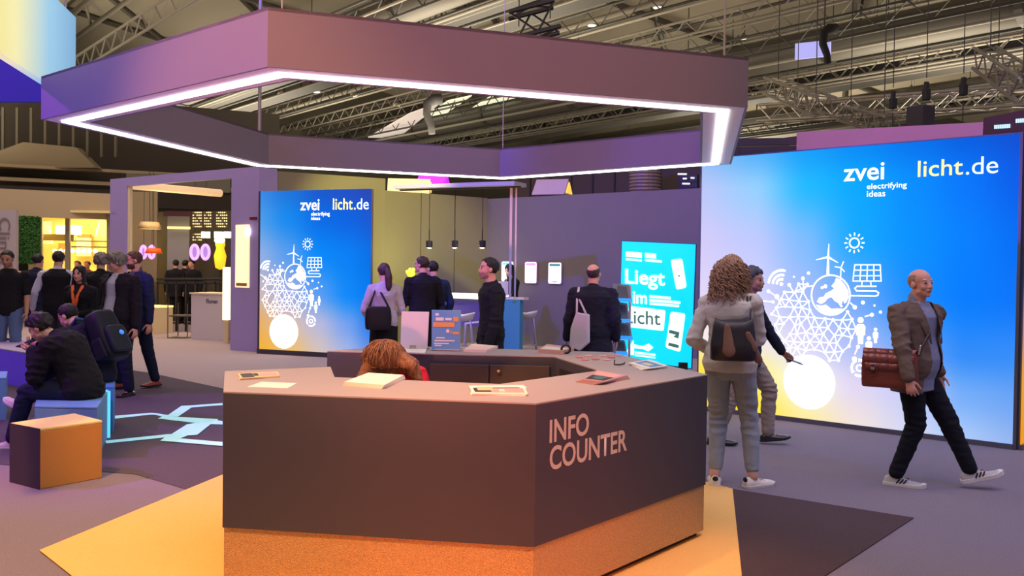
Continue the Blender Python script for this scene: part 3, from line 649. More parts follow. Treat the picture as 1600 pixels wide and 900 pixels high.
# ducts, pipes and catwalks hung below; each runs through a sighted point at its own height
def hung(px, py, z): return tz(G(px, py, z))[0]
def duct(px, py, z, r, lab, s0=10, s1=88):
    t = hung(px, py, z); s1 = smax(t, s1); d = thing('ventilation_duct', lab, 'duct', tuple(TS(t, 40, z)))
    mb = MB(); mb.tube([TS(t, s0, z), TS(t, s1, z)], r, 16); build('pipe', mb, M_duct, d, smooth=True)
    s = s0 + 2
    while s < s1:
        mb = MB(); mb.tube([TS(t, s, z), TS(t, s + 0.25, z)], r * 1.12, 16); build('collar', mb, M_steel_d, d)
        mb = MB(); mb.tube([TS(t, s, z + r), TS(t, s, 12.2)], 0.02, 5); build('hanger', mb, M_steel_d, d)
        s += 6.5
    return d
duct(1400, 52, 10.5, 0.45, 'long round metal duct highest above the right display wall')
duct(1400, 82, 9.6, 0.30, 'thinner metal duct just under the highest right duct')
duct(1300, 168, 9.4, 0.38, 'metal duct low above the display wall, below the pale roof band')
duct(700, 190, 9.6, 0.6, 'fat grey duct seen through the middle of the light ring')
duct(640, 8, 9.8, 0.55, 'fat dark duct above the brown face of the light ring')
def pipe(px, py, z, r, m, lab, s0=6, s1=90):
    t = hung(px, py, z); o = along('pipe', t, z, r, m, s0, smax(t, s1), 6); tag(o, lab, 'pipe', 'thin pipes under the hall roof')
M_pale = mat('pale_pipe', (158, 152, 138), 0.8)
for px, py, z, r, m in [(1400, 22, 10.2, .05, M_pale), (1400, 34, 10.6, .05, M_steel_d), (1400, 66, 9.8, .06, M_steel_d), (1400, 92, 9.2, .07, M_steel_d), (1400, 100, 9.4, .06, M_steel_d),
        (1400, 122, 9, .06, M_pale), (1400, 127, 9.2, .05, M_steel_d), (1400, 142, 10, .1, M_pale), (1400, 150, 10, .05, M_steel_d), (1400, 160, 9.4, .12, M_pale),
        (1400, 172, 9, .05, M_steel), (1400, 180, 9, .05, M_steel_d), (1200, 196, 8.6, .05, M_pale), (1200, 206, 8.6, .06, M_steel_d), (1200, 180, 9, .06, M_steel_d),
        (700, 198, 9, .06, M_pale), (700, 178, 9.6, .06, M_steel_d), (840, 192, 9, .05, M_pale), (840, 184, 9, .05, M_steel_d), (880, 160, 10, .07, M_steel_d), (900, 176, 9.4, .06, M_pale), (940, 190, 8.8, .06, M_steel_d), (960, 172, 9.6, .05, M_pale),
        (900, 40, 10, .1, M_steel), (960, 70, 10.4, .06, M_steel_d), (1000, 30, 10, .05, M_pale), (600, 12, 9.4, .05, M_pale), (680, 30, 9.2, .05, M_steel_d), (560, 4, 9.4, .05, M_steel_d), (740, 36, 9.8, .05, M_pale),
        (300, 170, 9.5, .07, M_pale), (360, 160, 9.8, .06, M_steel_d), (250, 200, 9, .06, M_steel_d)]:
    pipe(px, py, z, r, m, 'thin straight pipe running under the hall roof')
def catwalk(px, py, z, w, h, lab, s0=8, s1=85, boxes=True):
    t = hung(px, py, z); s1 = smax(t + w, s1); c = thing('catwalk', lab, 'catwalk', tuple(TS(t, 40, z)))
    mb = MB()
    for dt, dz in ((0, 0), (w, 0), (0, h), (w, h), (0, h * .5)): mb.tube([TS(t + dt, s0, z + dz), TS(t + dt, s1, z + dz)], 0.045, 6)
    build('rail', mb, M_steel, c)
    mb = MB(); mb.ringloft([[TS(t, s, z - .04), TS(t + w, s, z - .04), TS(t + w, s, z), TS(t, s, z)] for s in (s0, s1)]); build('walkway', mb, M_steel_d, c)
    s = s0
    while s < s1:
        mb = MB()
        mb.tube([TS(t, s, z + h), TS(t, s, z), TS(t + w, s, z), TS(t + w, s, z + h)], 0.04, 5); build('railing_post', mb, M_steel_d, c)
        s += 2.6
    mb = MB(); mb.tube([TS(t + w / 2, 30, z), TS(t + w / 2, 30, 12.5)], 0.03, 5); build('hanger', mb, M_steel_d, c)
    if boxes:
        for k in range(11):
            s = s0 + 3 + k * 6.5
            if s + 4.3 > s1: break
            mb = MB(); mb.ringloft([[TS(t - .3, q, z + .1), TS(t - .1, q, z + .1), TS(t - .1, q, z + 1.0), TS(t - .3, q, z + 1.0)] for q in (s, s + 4.3)]); build('service_panel', mb, mat('panel_black', (40, 38, 42), .6), c)
catwalk(1400, 118, 8.8, 1.0, 1.0, 'service catwalk with dark panels above the right display wall')
catwalk(1250, 205, 8.6, 1.0, 0.9, 'lower service catwalk just above the top of the right display wall')
catwalk(800, 204, 9.2, 0.8, 0.8, 'service catwalk seen through the light ring beside the fat duct', boxes=False)
catwalk(700, 26, 9.6, 0.9, 0.9, 'dark service catwalk above the brown face of the light ring', boxes=False)
catwalk(430, 150, 9.4, 0.8, 0.8, 'service catwalk seen through the left part of the light ring', boxes=False)
def girder(px, py, z, h, lab, s0=9, s1=86, r=.05, m=None):
    t = hung(px, py, z); s1 = smax(t, s1); c = thing('lattice_girder', lab, 'girder', tuple(TS(t, 40, z)), 0, 'lattice girders hung under the roof'); m = m or M_steel
    for dz in (0, h): mb = MB(); mb.tube([TS(t, s0, z + dz), TS(t, s1, z + dz)], r, 6); build('chord', mb, m, c, smooth=True)
    mb = MB(); pts = []; s = s0; k = 0
    while s < s1: pts.append(TS(t, s, z + (h if k % 2 else 0))); s += h * 1.1; k += 1
    mb.tube(pts, r * .55, 5); build('lacing', mb, m, c)
for px, py, z, h, mm in ((1400, 58, 10.2, .7, 0), (1400, 108, 9.4, .6, 1), (1400, 88, 9.0, .5, 0), (1400, 176, 8.8, .6, 1), (1400, 188, 8.4, .5, 0), (1300, 196, 8.2, .5, 1), (1180, 150, 8.8, .6, 0), (700, 186, 9.0, .7, 1), (850, 178, 9.2, .6, 0), (960, 182, 8.6, .5, 0), (1000, 24, 9.6, .6, 1), (640, 18, 9.2, .7, 1), (760, 14, 9.6, .6, 0), (560, 200, 9.6, .6, 0), (1050, 60, 9.8, .5, 0), (240, 40, 9.0, .6, 0)):
    girder(px, py, z, h, 'zigzag laced steel girder running under the hall roof', m=M_steel_d if mm else M_steel)
for px, py, Y, lab in ((1291, 62, 26, 'dark bent duct outlet hanging beside the violet screen'), (672, 172, 30, 'dark bent duct outlet seen inside the ring')):
    p = AT(px, py, Y); k = Y / 26 * .6; t = thing('duct_outlet', lab, 'duct', tuple(p))
    mb = MB(); mb.tube([p + Vector((.5, .2, .55)) * k, p + Vector((.15, .1, .5)) * k, p + Vector((-.12, 0, .3)) * k, p + Vector((-.15, 0, -.2)) * k, p + Vector((.05, 0, -.7)) * k, p + Vector((.1, 0, -1.1)) * k], [.26 * k, .26 * k, .22 * k, .18 * k, .16 * k, .16 * k], 12); build('elbow', mb, mat('outlet_dark', (48, 46, 46), .8), t, smooth=True)
    mb = MB(); mb.tube([p + Vector((-.1, 0, .4)) * k, (p.x, p.y, 12.3)], .02, 5); build('hanger', mb, M_steel_d, t)
def boxtruss(a, b, w, m, lab, seg=0.5):
    d = (b - a); L = d.length; d.normalize(); s = d.cross(Vector((0, 0, 1))).normalized(); u_ = s.cross(d)
    T = thing('lighting_truss', lab, 'truss', tuple(a))
    off = [(s * x + u_ * y) * w / 2 for x, y in ((-1, -1), (1, -1), (1, 1), (-1, 1))]
    mb = MB()
    for o_ in off: mb.tube([a + o_, b + o_], w * .09, 6)
    build('chords', mb, m, T)
    mb = MB(); n = max(2, int(L / seg))
    for k in range(n):
        p, q = a + d * (L * k / n), a + d * (L * (k + 1) / n)
        for e in range(4):
            f = (e + 1) % 4; x, y = (off[e], off[f]) if k % 2 else (off[f], off[e]); mb.tube([p + x, q + y], w * .045, 5)
    build('lacing', mb, m, T)
    for t_ in (.15, .85):
        mb = MB(); p = a.lerp(b, t_); mb.tube([p, Vector((p.x, p.y, 12.4))], 0.012, 5); build('hanging_cable', mb, M_steel_d, T)
boxtruss(AT(1205, 133, 26), AT(1290, 168, 21), 0.42, M_truss, 'pale box truss pointing down toward the ring\'s right corner')
boxtruss(AT(1538, 90, 20), AT(1612, 140, 16), 0.42, M_truss, 'pale box truss at the top right edge above the display wall')
boxtruss(AT(1190, 178, 30), AT(1640, 148, 24), 0.5, M_truss, 'long level box truss over the right display wall')
boxtruss(AT(1320, 176, 24), AT(1395, 196, 19), 0.36, M_truss, 'short pale box truss just above the lavender fascia')
boxtruss(AT(800, 44, 18), AT(870, 26, 18), 0.5, M_dark, 'short black box truss hanging above the light ring')
for px, py, Y, n_ in ((1447, 165, 17, 0), (1505, 158, 17, 1), (1395, 178, 18, 2)):
    p = AT(px, py, Y); t = thing('chain_hoist', ['black chain hoist left of the others above the display wall', 'black chain hoist hanging nearest the right picture edge', 'black chain hoist above the middle of the lavender fascia'][n_], 'hoist', tuple(p))
    mb = MB(); mb.box(p + Vector((0, 0, .2)), (.12, .1, .2), .3); mb.box(p + Vector((0, 0, .36)), (.07, .07, .14), .3); build('motor', mb, M_dark, t, bevel=.01)
    mb = MB(); mb.tube([p + Vector((0, 0, .5)), (p.x, p.y, 11.8)], 0.009, 5); build('chain', mb, M_dark, t)
    mb = MB(); mb.tube([p + Vector((0, 0, 0.02)), p + Vector((0, 0, -.5))], 0.01, 5); build('hook_line', mb, M_dark, t)
p = AT(1438, 200, 12.45); mb = MB(); mb.box((p.x, p.y, 3.57 + .15), (.26, .26, .30), .5); tag(build('loudspeaker', mb, M_dark, bevel=.02), 'small black cabinet standing on the lavender fascia', 'loudspeaker')
# bright translucent roof panes
M_sky = emat('rooflight', (238, 240, 205), 0.95)
def pane(pts, z, lab, m=M_sky):
    P_ = [G(x, y, z) for x, y in pts]; mb = MB(); mb.ringloft([[p for p in P_], [p + Vector((0, 0, .05)) for p in P_]]); o = build('rooflight', mb, m); tag(o, lab, 'rooflight')
pane([(640, 196), (700, 158), (737, 150), (665, 200)], 9.9, 'bright triangular rooflight left of the fat duct in the ring')
pane([(712, 186), (765, 152), (820, 156), (760, 178)], 9.9, 'brightest rooflight seen just under the ring\'s front edge')
pane([(575, 215), (640, 178), (690, 160), (622, 216)], 9.3, 'pale pinkish rooflight panel low behind the ring', emat('rooflight_pink', (205, 190, 180), .8))
p = AT(1270, 78, 30); mb = MB(); mb.box(p, (1.1, .1, .5), R(-30)); tag(build('hanging_screen', mb, emat('screen_violet', (165, 165, 235), .9)), 'small violet lit screen hanging under the roof', 'screen')

# ---------------------------------------------------------------- far hall enclosure
M_far = mat('far_wall', (92, 86, 74), 0.9, var=.2, vscale=.2)
mb = MB(); mb.slab((-60, 60), (70, 60), 0, 15, 0.3); struct('wall_far', mb, M_far)
mb = MB(); mb.slab((70, 60), (70, 0), 0, 15, 0.3); struct('wall_right', mb, M_far)
mb = MB(); mb.slab((-48, 8), (-60, 60), 0, 15, 0.3); struct('wall_left', mb, M_far)
# ---------------------------------------------------------------- things above and behind the booth walls
def wall_between(name, x0, yt0, x1, yt1, Y0, Y1, zb, m, lab, cat, th=0.12, zt=None):
    a, b = AT(x0, yt0, Y0), AT(x1, yt1, Y1); zt = zt or (a.z + b.z) / 2
    mb = MB(); mb.slab(a, b, zb, zt, th); o = build(name, mb, m); tag(o, lab, cat); return o
M_fascia = mat('fascia_lavender', (182, 136, 188), 0.7, bump=.03)
wall_between('fascia', 1245, 207, 1536, 190, 13.0, 11.95, 0, M_fascia, 'lavender pink fascia board rising behind the large display wall', 'fascia', 0.3)
M_pdark = mat('frame_purple', (56, 44, 72), 0.6)
fr = thing('slatted_gantry', 'dark purple slatted frame between the light ring and the lavender fascia', 'frame', tuple(AT(1195, 240, 13.4)))
for i, x in enumerate((1150, 1178, 1208, 1240)):
    a = AT(x, 228, 13.5); mb = MB(); mb.box((a.x, a.y, 1.72), (.08, .08, 3.44)); build('upright', mb, M_pdark, fr)
for y in (218, 231, 240):
    a, b = AT(1146, y + 4, 13.5), AT(1248, y - 6, 13.3); mb = MB(); mb.slab(a, b, a.z - .05, a.z + .05, .05); build('rail', mb, M_pdark, fr)
sg = thing('led_sign', 'dark purple fascia with small pale lit writing at the right picture edge', 'sign', tuple(AT(1570, 196, 13)))
a, b = AT(1537, 184, 12.6), AT(1640, 176, 11.6); mb = MB(); mb.slab(a, b, 2.4, a.z, .1); build('board', mb, mat('board_plum', (70, 30, 78), .5), sg)
M_pix = emat('pixel_white', (190, 240, 255), 1.0)
sdv = (b - a).normalized(); snv = Vector((sdv.y, -sdv.x, 0))
for k in range(9):
    p = a + sdv * (0.2 + .03 * k) + Vector((0, 0, -.16)) + snv * .01; mb = MB(); mb.slab(p, p + sdv * .018, p.z, p.z + .05, .006, -.006); build('lit_stroke', mb, M_pix, sg)
    p = a + sdv * (0.55 + .03 * k) + Vector((0, 0, -.1)) + snv * .01; mb = MB(); mb.slab(p, p + sdv * .018, p.z, p.z + .05, .006, -.006); build('lit_stroke', mb, M_pix, sg)
# dark panels, ribbed column and little gabled roof behind the purple wall
M_brown = mat('backdrop_brown', (72, 60, 62), 0.8)
bk = thing('backdrop', 'dark brown panelled backdrop above the purple booth wall', 'backdrop', tuple(AT(930, 290, 21)))
a, b = AT(800, 262, 22.5), AT(1100, 255, 20.0)
mb = MB(); mb.slab(a, b, 2.5, 4.3, .1); build('panel', mb, M_brown, bk)
dd = (b - a).normalized(); dn = Vector((dd.y, -dd.x, 0))
for k in range(7):
    p = a + dd * (0.5 + k * .55); mb = MB(); mb.slab(p, p + dd * .03, 2.5, 4.3, .02, -.02); build('joint', mb, M_dark, bk)
pc = AT(1008, 285, 19.2); cl = thing('ribbed_column', 'ribbed silvery column rising above the purple booth wall', 'column', (pc.x, pc.y, 2.4))
mb = MB(); pr_ = []
for k in range(22): pr_ += [(0.30, k * .07), (0.33, k * .07 + .02), (0.33, k * .07 + .05)]
mb.lathe(pr_, (pc.x, pc.y, 2.5), 20); build('shaft', mb, mat('rib_silver', (150, 135, 130), .4, .4), cl)
# gabled white model roof
def gable(x0, x1, yr, yb, Y, m, mend, lab, yaw):
    a, b = AT(x0, yb, Y), AT(x1, yb, Y); zr = AT((x0 + x1) / 2, yr, Y).z; L = (b - a).length; h = zr - a.z
    t = thing('house_lamp', lab, 'lamp', (a.x, a.y, a.z), 0)
    d = Vector((math.cos(yaw), math.sin(yaw), 0)); s = Vector((-d.y, d.x, 0)) * h * .9; up_ = Vector((0, 0, h))
    mb = MB(); g0 = [a - s, a + s, a + up_]; g1 = [p + d * L for p in g0]
    mb.ringloft([g0, g1]); build('shell', mb, m, t)
    c = sum(g1, Vector()) / 3; mb = MB(); mb.ringloft([[c + (p - c) * .7 + d * .005 for p in g1], [c + (p - c) * .7 + d * .03 for p in g1]]); build('lit_gable', mb, mend, t)
    return t
M_pinkw = mat('shell_pinkwhite', (205, 180, 200), .6); M_yel_e = emat('lit_yellow_gable', (250, 205, 90), 1.0); M_vio_e = emat('lit_violet', (205, 60, 235), .9); M_wy = emat('lit_warm_tube', (255, 228, 160), 1.0)
gable(838, 890, 281, 306, 20.5, M_pinkw, M_yel_e, 'white gabled roof lamp with yellow end above the purple wall', R(-20))
gable(606, 672, 279, 301, 21.2, M_wy, M_yel_e, 'warm glowing gabled tube lamp above the olive wall', R(5))
gable(655, 700, 272, 288, 22.5, M_vio_e, M_vio_e, 'violet glowing gabled lamp behind the warm one', R(-15))
t = thing('far_booth_view', 'small patch of bright lights above the right end of the purple wall', 'window', tuple(AT(1075, 285, 19)))
a, b = AT(1060, 294, 18.6), AT(1089, 294, 18.4); mb = MB(); mb.slab(a, b, 3.0, 3.55, .1); build('panel', mb, mat('blackboard', (34, 32, 38), .4), t)
for x, y, w in ((1066, 272, 14), (1070, 279, 6), (1082, 278, 6), (1072, 287, 12)):
    p = AT(x, y, 18.3); mb = MB(); mb.box(p, (w * .0125, .02, .03)); build('light_patch', mb, emat('patch', (235, 240, 220), 1.0), t)

# ---------------------------------------------------------------- second hanging ring, top left
Vx = AT(118, 158, 9.0); az = math.atan((517 - 800) / FPX); dv = Vector((math.sin(az), math.cos(az), 0))
r2 = thing('hanging_ring', 'pale yellow and blue hanging banner ring at the top left corner', 'banner', tuple(Vx))
zb, zt = Vx.z, 1.62 + (Vx.z - 1.62) * 385 / 255
Va = Vx - dv * 4.2; Vb = Vx + Vector((-3.6, 0.35, 0))
def grad_mat(name, cols, axis_from, axis_to):
    m = mat(name, cols[0], .6); nt = m.node_tree; b = nt.nodes['Principled BSDF']
    g = nt.nodes.new('ShaderNodeNewGeometry'); sub = nt.nodes.new('ShaderNodeVectorMath'); sub.operation = 'SUBTRACT'; sub.inputs[1].default_value = tuple(axis_from)
    d = Vector(axis_to) - Vector(axis_from); dot = nt.nodes.new('ShaderNodeVectorMath'); dot.operation = 'DOT_PRODUCT'; dot.inputs[1].default_value = tuple(d / d.length_squared)
    nt.links.new(g.outputs['Position'], sub.inputs[0]); nt.links.new(sub.outputs[0], dot.inputs[0])
    rp = nt.nodes.new('ShaderNodeValToRGB'); nt.links.new(dot.outputs['Value'], rp.inputs[0])
    for i, c in enumerate(cols):
        e = rp.color_ramp.elements[i] if i < 2 else rp.color_ramp.elements.new(1.0)
        e.color = lin(c) + (1,)
    for i in range(len(cols)): pass
    els = rp.color_ramp.elements
    cs = [lin(c) + (1,) for c in cols]
    for i, e in enumerate(els): e.position = i / (len(cols) - 1)
    for i, e in enumerate(els): e.color = cs[i]
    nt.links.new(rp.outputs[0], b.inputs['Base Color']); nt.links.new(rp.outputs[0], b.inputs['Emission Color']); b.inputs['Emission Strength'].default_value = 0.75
    return m
M_ring2 = grad_mat('banner_print', [(225, 215, 120), (232, 232, 170), (150, 200, 225), (120, 170, 205)], Vx - dv * 2.6, Vx)
mb = MB(); mb.slab(Va, Vx, zb, zt, 0.08, 0.0); build('printed_face', mb, M_ring2, r2)
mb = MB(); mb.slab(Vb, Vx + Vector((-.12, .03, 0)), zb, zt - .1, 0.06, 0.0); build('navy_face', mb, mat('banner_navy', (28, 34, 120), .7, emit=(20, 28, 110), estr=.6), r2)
mb = MB(); mb.tube([Vx - dv * .35 + Vector((0, 0, zt - zb)), Vector((Vx.x - dv.x * .35, Vx.y - dv.y * .35, 9.5))], .01, 6); build('hanging_cable', mb, M_cable, r2)

# ---------------------------------------------------------------- lit shops and mezzanine on the far left
M_beige = mat('fascia_beige', (176, 158, 124), .8); M_shopw = mat('shop_wall', (240, 222, 160), .8); M_darkbr = mat('dark_soffit', (62, 54, 44), .8)
wall_between('fascia', -30, 304, 176, 312, 24, 25.5, 0, M_beige, 'plain beige fascia over the yellow lit shop', 'fascia', .3, zt=3.55)
bpy.data.objects[-1] if False else None
fa_ = [o for o in bpy.data.objects if o.get('label') == 'plain beige fascia over the yellow lit shop'][0]
for v in fa_.data.vertices:
    if v.co.z < 1: v.co.z = 2.85
mz = thing('mezzanine', 'dark upper storey with long horizontal rails behind the left booths', 'gallery', tuple(AT(100, 280, 30)))
a, b = AT(-40, 262, 30), AT(420, 262, 34)
for z0, z1, m in ((3.6, 4.15, M_darkbr), (4.3, 4.42, M_beige), (4.75, 4.85, M_beige)):
    mb = MB(); mb.slab(a, b, z0, z1, .4); build('beam', mb, m, mz)
mb = MB(); mb.slab(a + Vector((0, 1.5, 0)), b + Vector((0, 1.5, 0)), 4.1, 7.4, .3); build('back_wall', mb, M_darkbr, mz)
M_wing = mat('wing_beige', (140, 126, 98), .8)
a2, b2 = AT(-20, 240, 31), AT(120, 240, 31)
mb = MB(); P_ = [AT(-30, 262, 31), AT(-30, 246, 31), AT(36, 222, 31), AT(118, 230, 31), AT(150, 262, 31)]; mb.ringloft([P_, [p + Vector((0, .5, 0)) for p in P_]]); build('stair_cover', mb, M_wing, mz)
for k in range(9):
    p = AT(5 + k * 22, 215, 31.2); mb = MB(); mb.box((p.x, p.y, 6.0), (.08, .08, 1.6)); build('mullion', mb, mat('mullion_dark', (96, 88, 70), .7), mz)
# shop interior: side wall, back wall, glass front mullions, shelves, lamps
sh = thing('shop', 'yellow lit shop interior behind the walking visitors on the left', 'shop', tuple(AT(120, 420, 27)))
a, b = AT(50, 400, 29), AT(215, 400, 29)
mb = MB(); mb.slab(a, b, 0, 3.6, .1); build('back_wall', mb, M_shopw, sh)
mb = MB(); mb.slab(AT(62, 400, 25.5), AT(50, 400, 29), 0, 3.5, .1); build('side_wall', mb, M_shopw, sh)
mb = MB(); mb.prism([AT(50, 400, 29).xy, AT(215, 400, 29).xy, AT(172, 400, 25).xy, AT(62, 400, 25).xy], 3.0, 3.06); build('ceiling_panel', mb, M_shopw, sh)
for x in (63, 106, 171): p = AT(x, 400, 25.4); mb = MB(); mb.box((p.x, p.y, 1.5), (.12, .08, 3.0)); build('mullion', mb, mat('mullion', (150, 140, 120), .5), sh)
M_hot = emat('shop_hot', (255, 246, 205), 2.0); M_hot2 = emat('shop_warm', (255, 225, 140), 1.1); M_tan = mat('tan_panel', (170, 130, 80), .7)
for x0, x1, y0, y1, m, Yy in [(122, 142, 366, 382, M_tan, 28.7), (88, 104, 352, 366, M_hot, 26.6), (106, 127, 352, 367, M_hot, 26.8), (120, 142, 372, 400, M_hot2, 28.5), (92, 106, 380, 392, M_tan, 28.6), (64, 80, 346, 366, M_hot2, 28.6), (112, 172, 376, 378, M_darkbr, 27), (112, 172, 385, 387, M_darkbr, 27), (64, 116, 366, 376, mat('slats', (140, 125, 90), .6), 26.2)]:
    p = AT((x0 + x1) / 2, (y0 + y1) / 2, Yy); mb = MB(); mb.box(p, ((x1 - x0) * Yy / FPX, .06, (y1 - y0) * Yy / FPX)); build('shelf_panel', mb, m, sh)
for k in range(8):
    p = AT(86 + k * 9, 392, 26.8); mb = MB(); mb.ell(p, (.07, .07, .06), None, 10, 6); build('spotlight', mb, M_hot, sh, smooth=True)
for k, (x, y) in enumerate(((160, 362), (72, 372))):
    p = AT(x, y, 26.5); mb = MB(); mb.lathe([(.06, .5), (.1, .45), (.2, 0), (.19, -.01), (.02, .0)], p - Vector((0, 0, .15)), 16); build('lamp_shade', mb, M_hot2, sh, smooth=True)
point('shop_light', tuple(AT(110, 350, 27)), 160, (255, 225, 150), .3); point('shop_light', tuple(AT(150, 360, 26.5)), 120, (255, 225, 150), .3)
# green wall and vertical sign
gw = thing('green_wall', 'square panel of dense green moss on the left stand', 'plant wall', tuple(AT(43, 440, 24)))
a, b = AT(25.5, 400, 24.0), AT(63, 400, 24.2); zt_ = AT(40, 338, 24).z; zl = AT(40, 412, 24).z
mb = MB(); mb.slab(a, b, zl, zt_, .12); build('backing', mb, mat('moss_back', (22, 60, 20), .9), gw)
mb = MB(); rr = random.Random(3); dl = (b - a); nn = Vector((dl.y, -dl.x, 0)).normalized()
for k in range(2600):
    p = a + dl * rr.random(); p.z = zl + (zt_ - zl) * rr.random(); p += nn * rr.uniform(.0, .08); s = rr.uniform(.02, .045)
    q = Vector((rr.uniform(-1, 1), rr.uniform(-1, 1), rr.uniform(-1, 1))).normalized() * s; w = q.cross(nn).normalized() * s * .6; mb.add([p - q, p + w, p + q, p - w], [[0, 1, 2, 3]])
o = build('leaves', mb, mat('moss_leaf', (48, 110, 34), .7, var=.5, vscale=30), gw, fix=False); o['kind'] = 'stuff'
sn_ = thing('sign_panel', 'tall pale panel with vertical writing at the left picture edge', 'sign', tuple(AT(12, 440, 23)))
a, b = AT(-30, 400, 23.0), AT(25, 400, 23.0); mb = MB(); mb.slab(a, b, .2, AT(12, 328, 23).z, .12); build('board', mb, mat('sign_greywhite', (172, 162, 168), .7), sn_)
p = AT(1.5, 340, 22.97); tx = text_on('lettering', 'Clima', Vector((p.x - .05, 22.98, p.z)), (0, 0, -1), (1, 0, 0), 1.15, 0.27, mat('sign_text', (120, 105, 110), .6), sn_, 0.0, 0.004)

# ---------------------------------------------------------------- interior of the lavender booth
M_floorc = M_carpet_l
M_dkwall = mat('dark_booth_wall', (58, 50, 44), .8); M_tanw = mat('tan_wall', (150, 135, 100), .8)
bw = thing('booth_interior', 'dim brown booth wall with rows of lit sample panels behind the portal', 'wall', tuple(AT(300, 400, 27)))
a, b = AT(196, 400, 28), AT(372, 400, 26.5); mb = MB(); mb.slab(a, b, 0, 3.2, .12); build('wall', mb, M_dkwall, bw)
def ipanel(x0, y0, x1, y1, Y, m, nm='panel', th=.06):
    p = AT((x0 + x1) / 2, (y0 + y1) / 2, Y); mb = MB(); mb.box(p, ((x1 - x0) * Y / FPX, th, (y1 - y0) * Y / FPX)); return build(nm, mb, m, bw)
ipanel(200, 300, 246, 440, 26.3, M_tanw); ipanel(262, 338, 296, 430, 26.4, mat('pale_wall', (150, 148, 140), .7)); ipanel(262, 354, 297, 358, 26.2, M_hot2, 'strip_light')
ipanel(256, 330, 300, 338, 26.2, mat('maroon', (70, 30, 34), .7)); ipanel(198, 272, 360, 300, 27.5, mat('grey_green', (96, 94, 78), .8))
M_dot = emat('dot_warm', (245, 220, 160), 1.0)
for gx, gy, cx, cy in ((300, 332, 5, 9), (318, 332, 4, 9), (337, 332, 7, 9), (300, 366, 5, 3)):
    for i in range(cx if cx < 6 else 6):
        for j in range(cy if cy < 6 else 6):
            p = AT(gx + 2 + i * 3.0, gy + j * 4.4, 26.0); mb = MB(); mb.box(p, (.03, .03, .035)); build('lit_dot', mb, M_dot if (i * 7 + j * 3) % 5 else M_tanw, bw)
for x in (315, 335, 350): ipanel(x, 362, x + 13, 372, 25.9, M_hot, 'lit_panel')
def ringlamp(x, Y=25.5, y=394, w=7, h=13, lab=''):
    p = AT(x, y, Y); t = thing('ring_lamp', lab, 'lamp', tuple(p)); mb = MB()
    rw_, rh_ = w * Y / FPX, h * Y / FPX
    pts = [p + Vector((math.cos(2 * PI * k / 24) * rw_ * .85, 0, math.sin(2 * PI * k / 24) * rh_ * .85)) for k in range(24)]
    mb.tube(pts, .04, 8, True); build('ring', mb, emat('ring_violet', (215, 160, 255), 1.2), t, smooth=True)
    pts2 = [p + (q - p) * .8 for q in pts]; mb = MB(); mb.ringloft([pts2, [q + Vector((0, .05, 0)) for q in pts2]]); build('disc', mb, emat('disc_violet', (150, 120, 190), .8), t); mb = MB(); mb.tube([p + Vector((0, .03, rh_)), (p.x, p.y + .03, 4.0)], .006, 5); build('cord', mb, M_dark, t)
for x, l in ((304, 'left of the two large violet ring lamps behind the portal'), (321, 'right of the two large violet ring lamps behind the portal'), (237, 'violet ring lamp beside the orange pendant shade'), (224, 'violet ring lamp cut by the cream portal reveal')): ringlamp(x, lab=l, w=7 if x > 300 else 5, h=13 if x > 300 else 11)
def pend(x, y, w, h, Y, m, lab, ytop=262):
    p = AT(x, y, Y); t = thing('pendant_lamp', lab, 'lamp', tuple(p)); k = Y / FPX
    mb = MB(); mb.lathe([(w * .38 * k, h * k), (w * .5 * k, 0), (w * .47 * k, .01), (w * .3 * k, h * .8 * k)], p, 20); build('shade', mb, m, t, smooth=True)
    mb = MB(); mb.tube([p + Vector((0, 0, h * k)), AT(x, ytop, Y)], .008, 5); build('cord', mb, M_dark, t)
    mb = MB(); mb.lathe([(.01, 0), (w * .45 * k, .005), (w * .45 * k, .02)], p, 16); build('glow', mb, M_hot2, t)
pend(234, 358, 36, 11, 23, mat('shade_tan', (205, 175, 130), .6), 'wide tan pendant shade hanging inside the portal')
pend(240, 396, 26, 8, 23, mat('shade_orange', (225, 80, 25), .6, emit=(225, 80, 25), estr=.5), 'small orange pendant shade hanging inside the portal')
mb = MB(); p, q = AT(200, 289, 20.6), AT(345, 302, 22.5); mb.tube([p, q], .09, 8); tag(build('ceiling_tube', mb, mat('tube_cream', (238, 205, 160), .6, emit=(238, 205, 160), estr=.4)), 'cream light tube slanting under the portal lintel', 'lamp')
# railing and furniture
rl_ = thing('balustrade', 'dark horizontal railing inside the lavender booth', 'railing', tuple(AT(300, 460, 24)))
for y in (436, 442): p, q = AT(245, y, 23), AT(352, y, 23); mb = MB(); mb.tube([p, q], .03, 6); build('rail', mb, M_dark, rl_)
for x in range(246, 352, 15): p = AT(x, 440, 23); mb = MB(); mb.tube([p, (p.x, p.y, 0)], .03, 6); build('post', mb, M_dark, rl_)
M_wh = mat('furniture_white', (205, 196, 205), .6)
fc = thing('reception_desk', 'pale desk with dark lettering just inside the portal', 'desk', tuple(G(328, 530)))
a, b = G(298, 530), G(350, 533); a.z = b.z = 0; zt_ = AT(300, 459, a.y).z
mb = MB(); mb.slab(a, b, 0, zt_, .6); build('body', mb, M_wh, fc, bevel=.01)
mb = MB(); mb.slab(a - Vector((.03, .03, 0)), b + Vector((.03, -.03, 0)), zt_, zt_ + .03, .68); build('desktop', mb, mat('desk_cream', (245, 230, 200), .5), fc)
fd_ = (b - a).normalized(); p = ONP(322, 474, a, Vector((fd_.y, -fd_.x, 0))); text_on('lettering', 'filumen', p, fd_, (0, 0, 1), .33, .1, M_ink, fc, .02, .003)
pl = thing('lit_column', 'bright white glowing column lamp beside the lavender pillar', 'lamp', tuple(G(354, 542)))
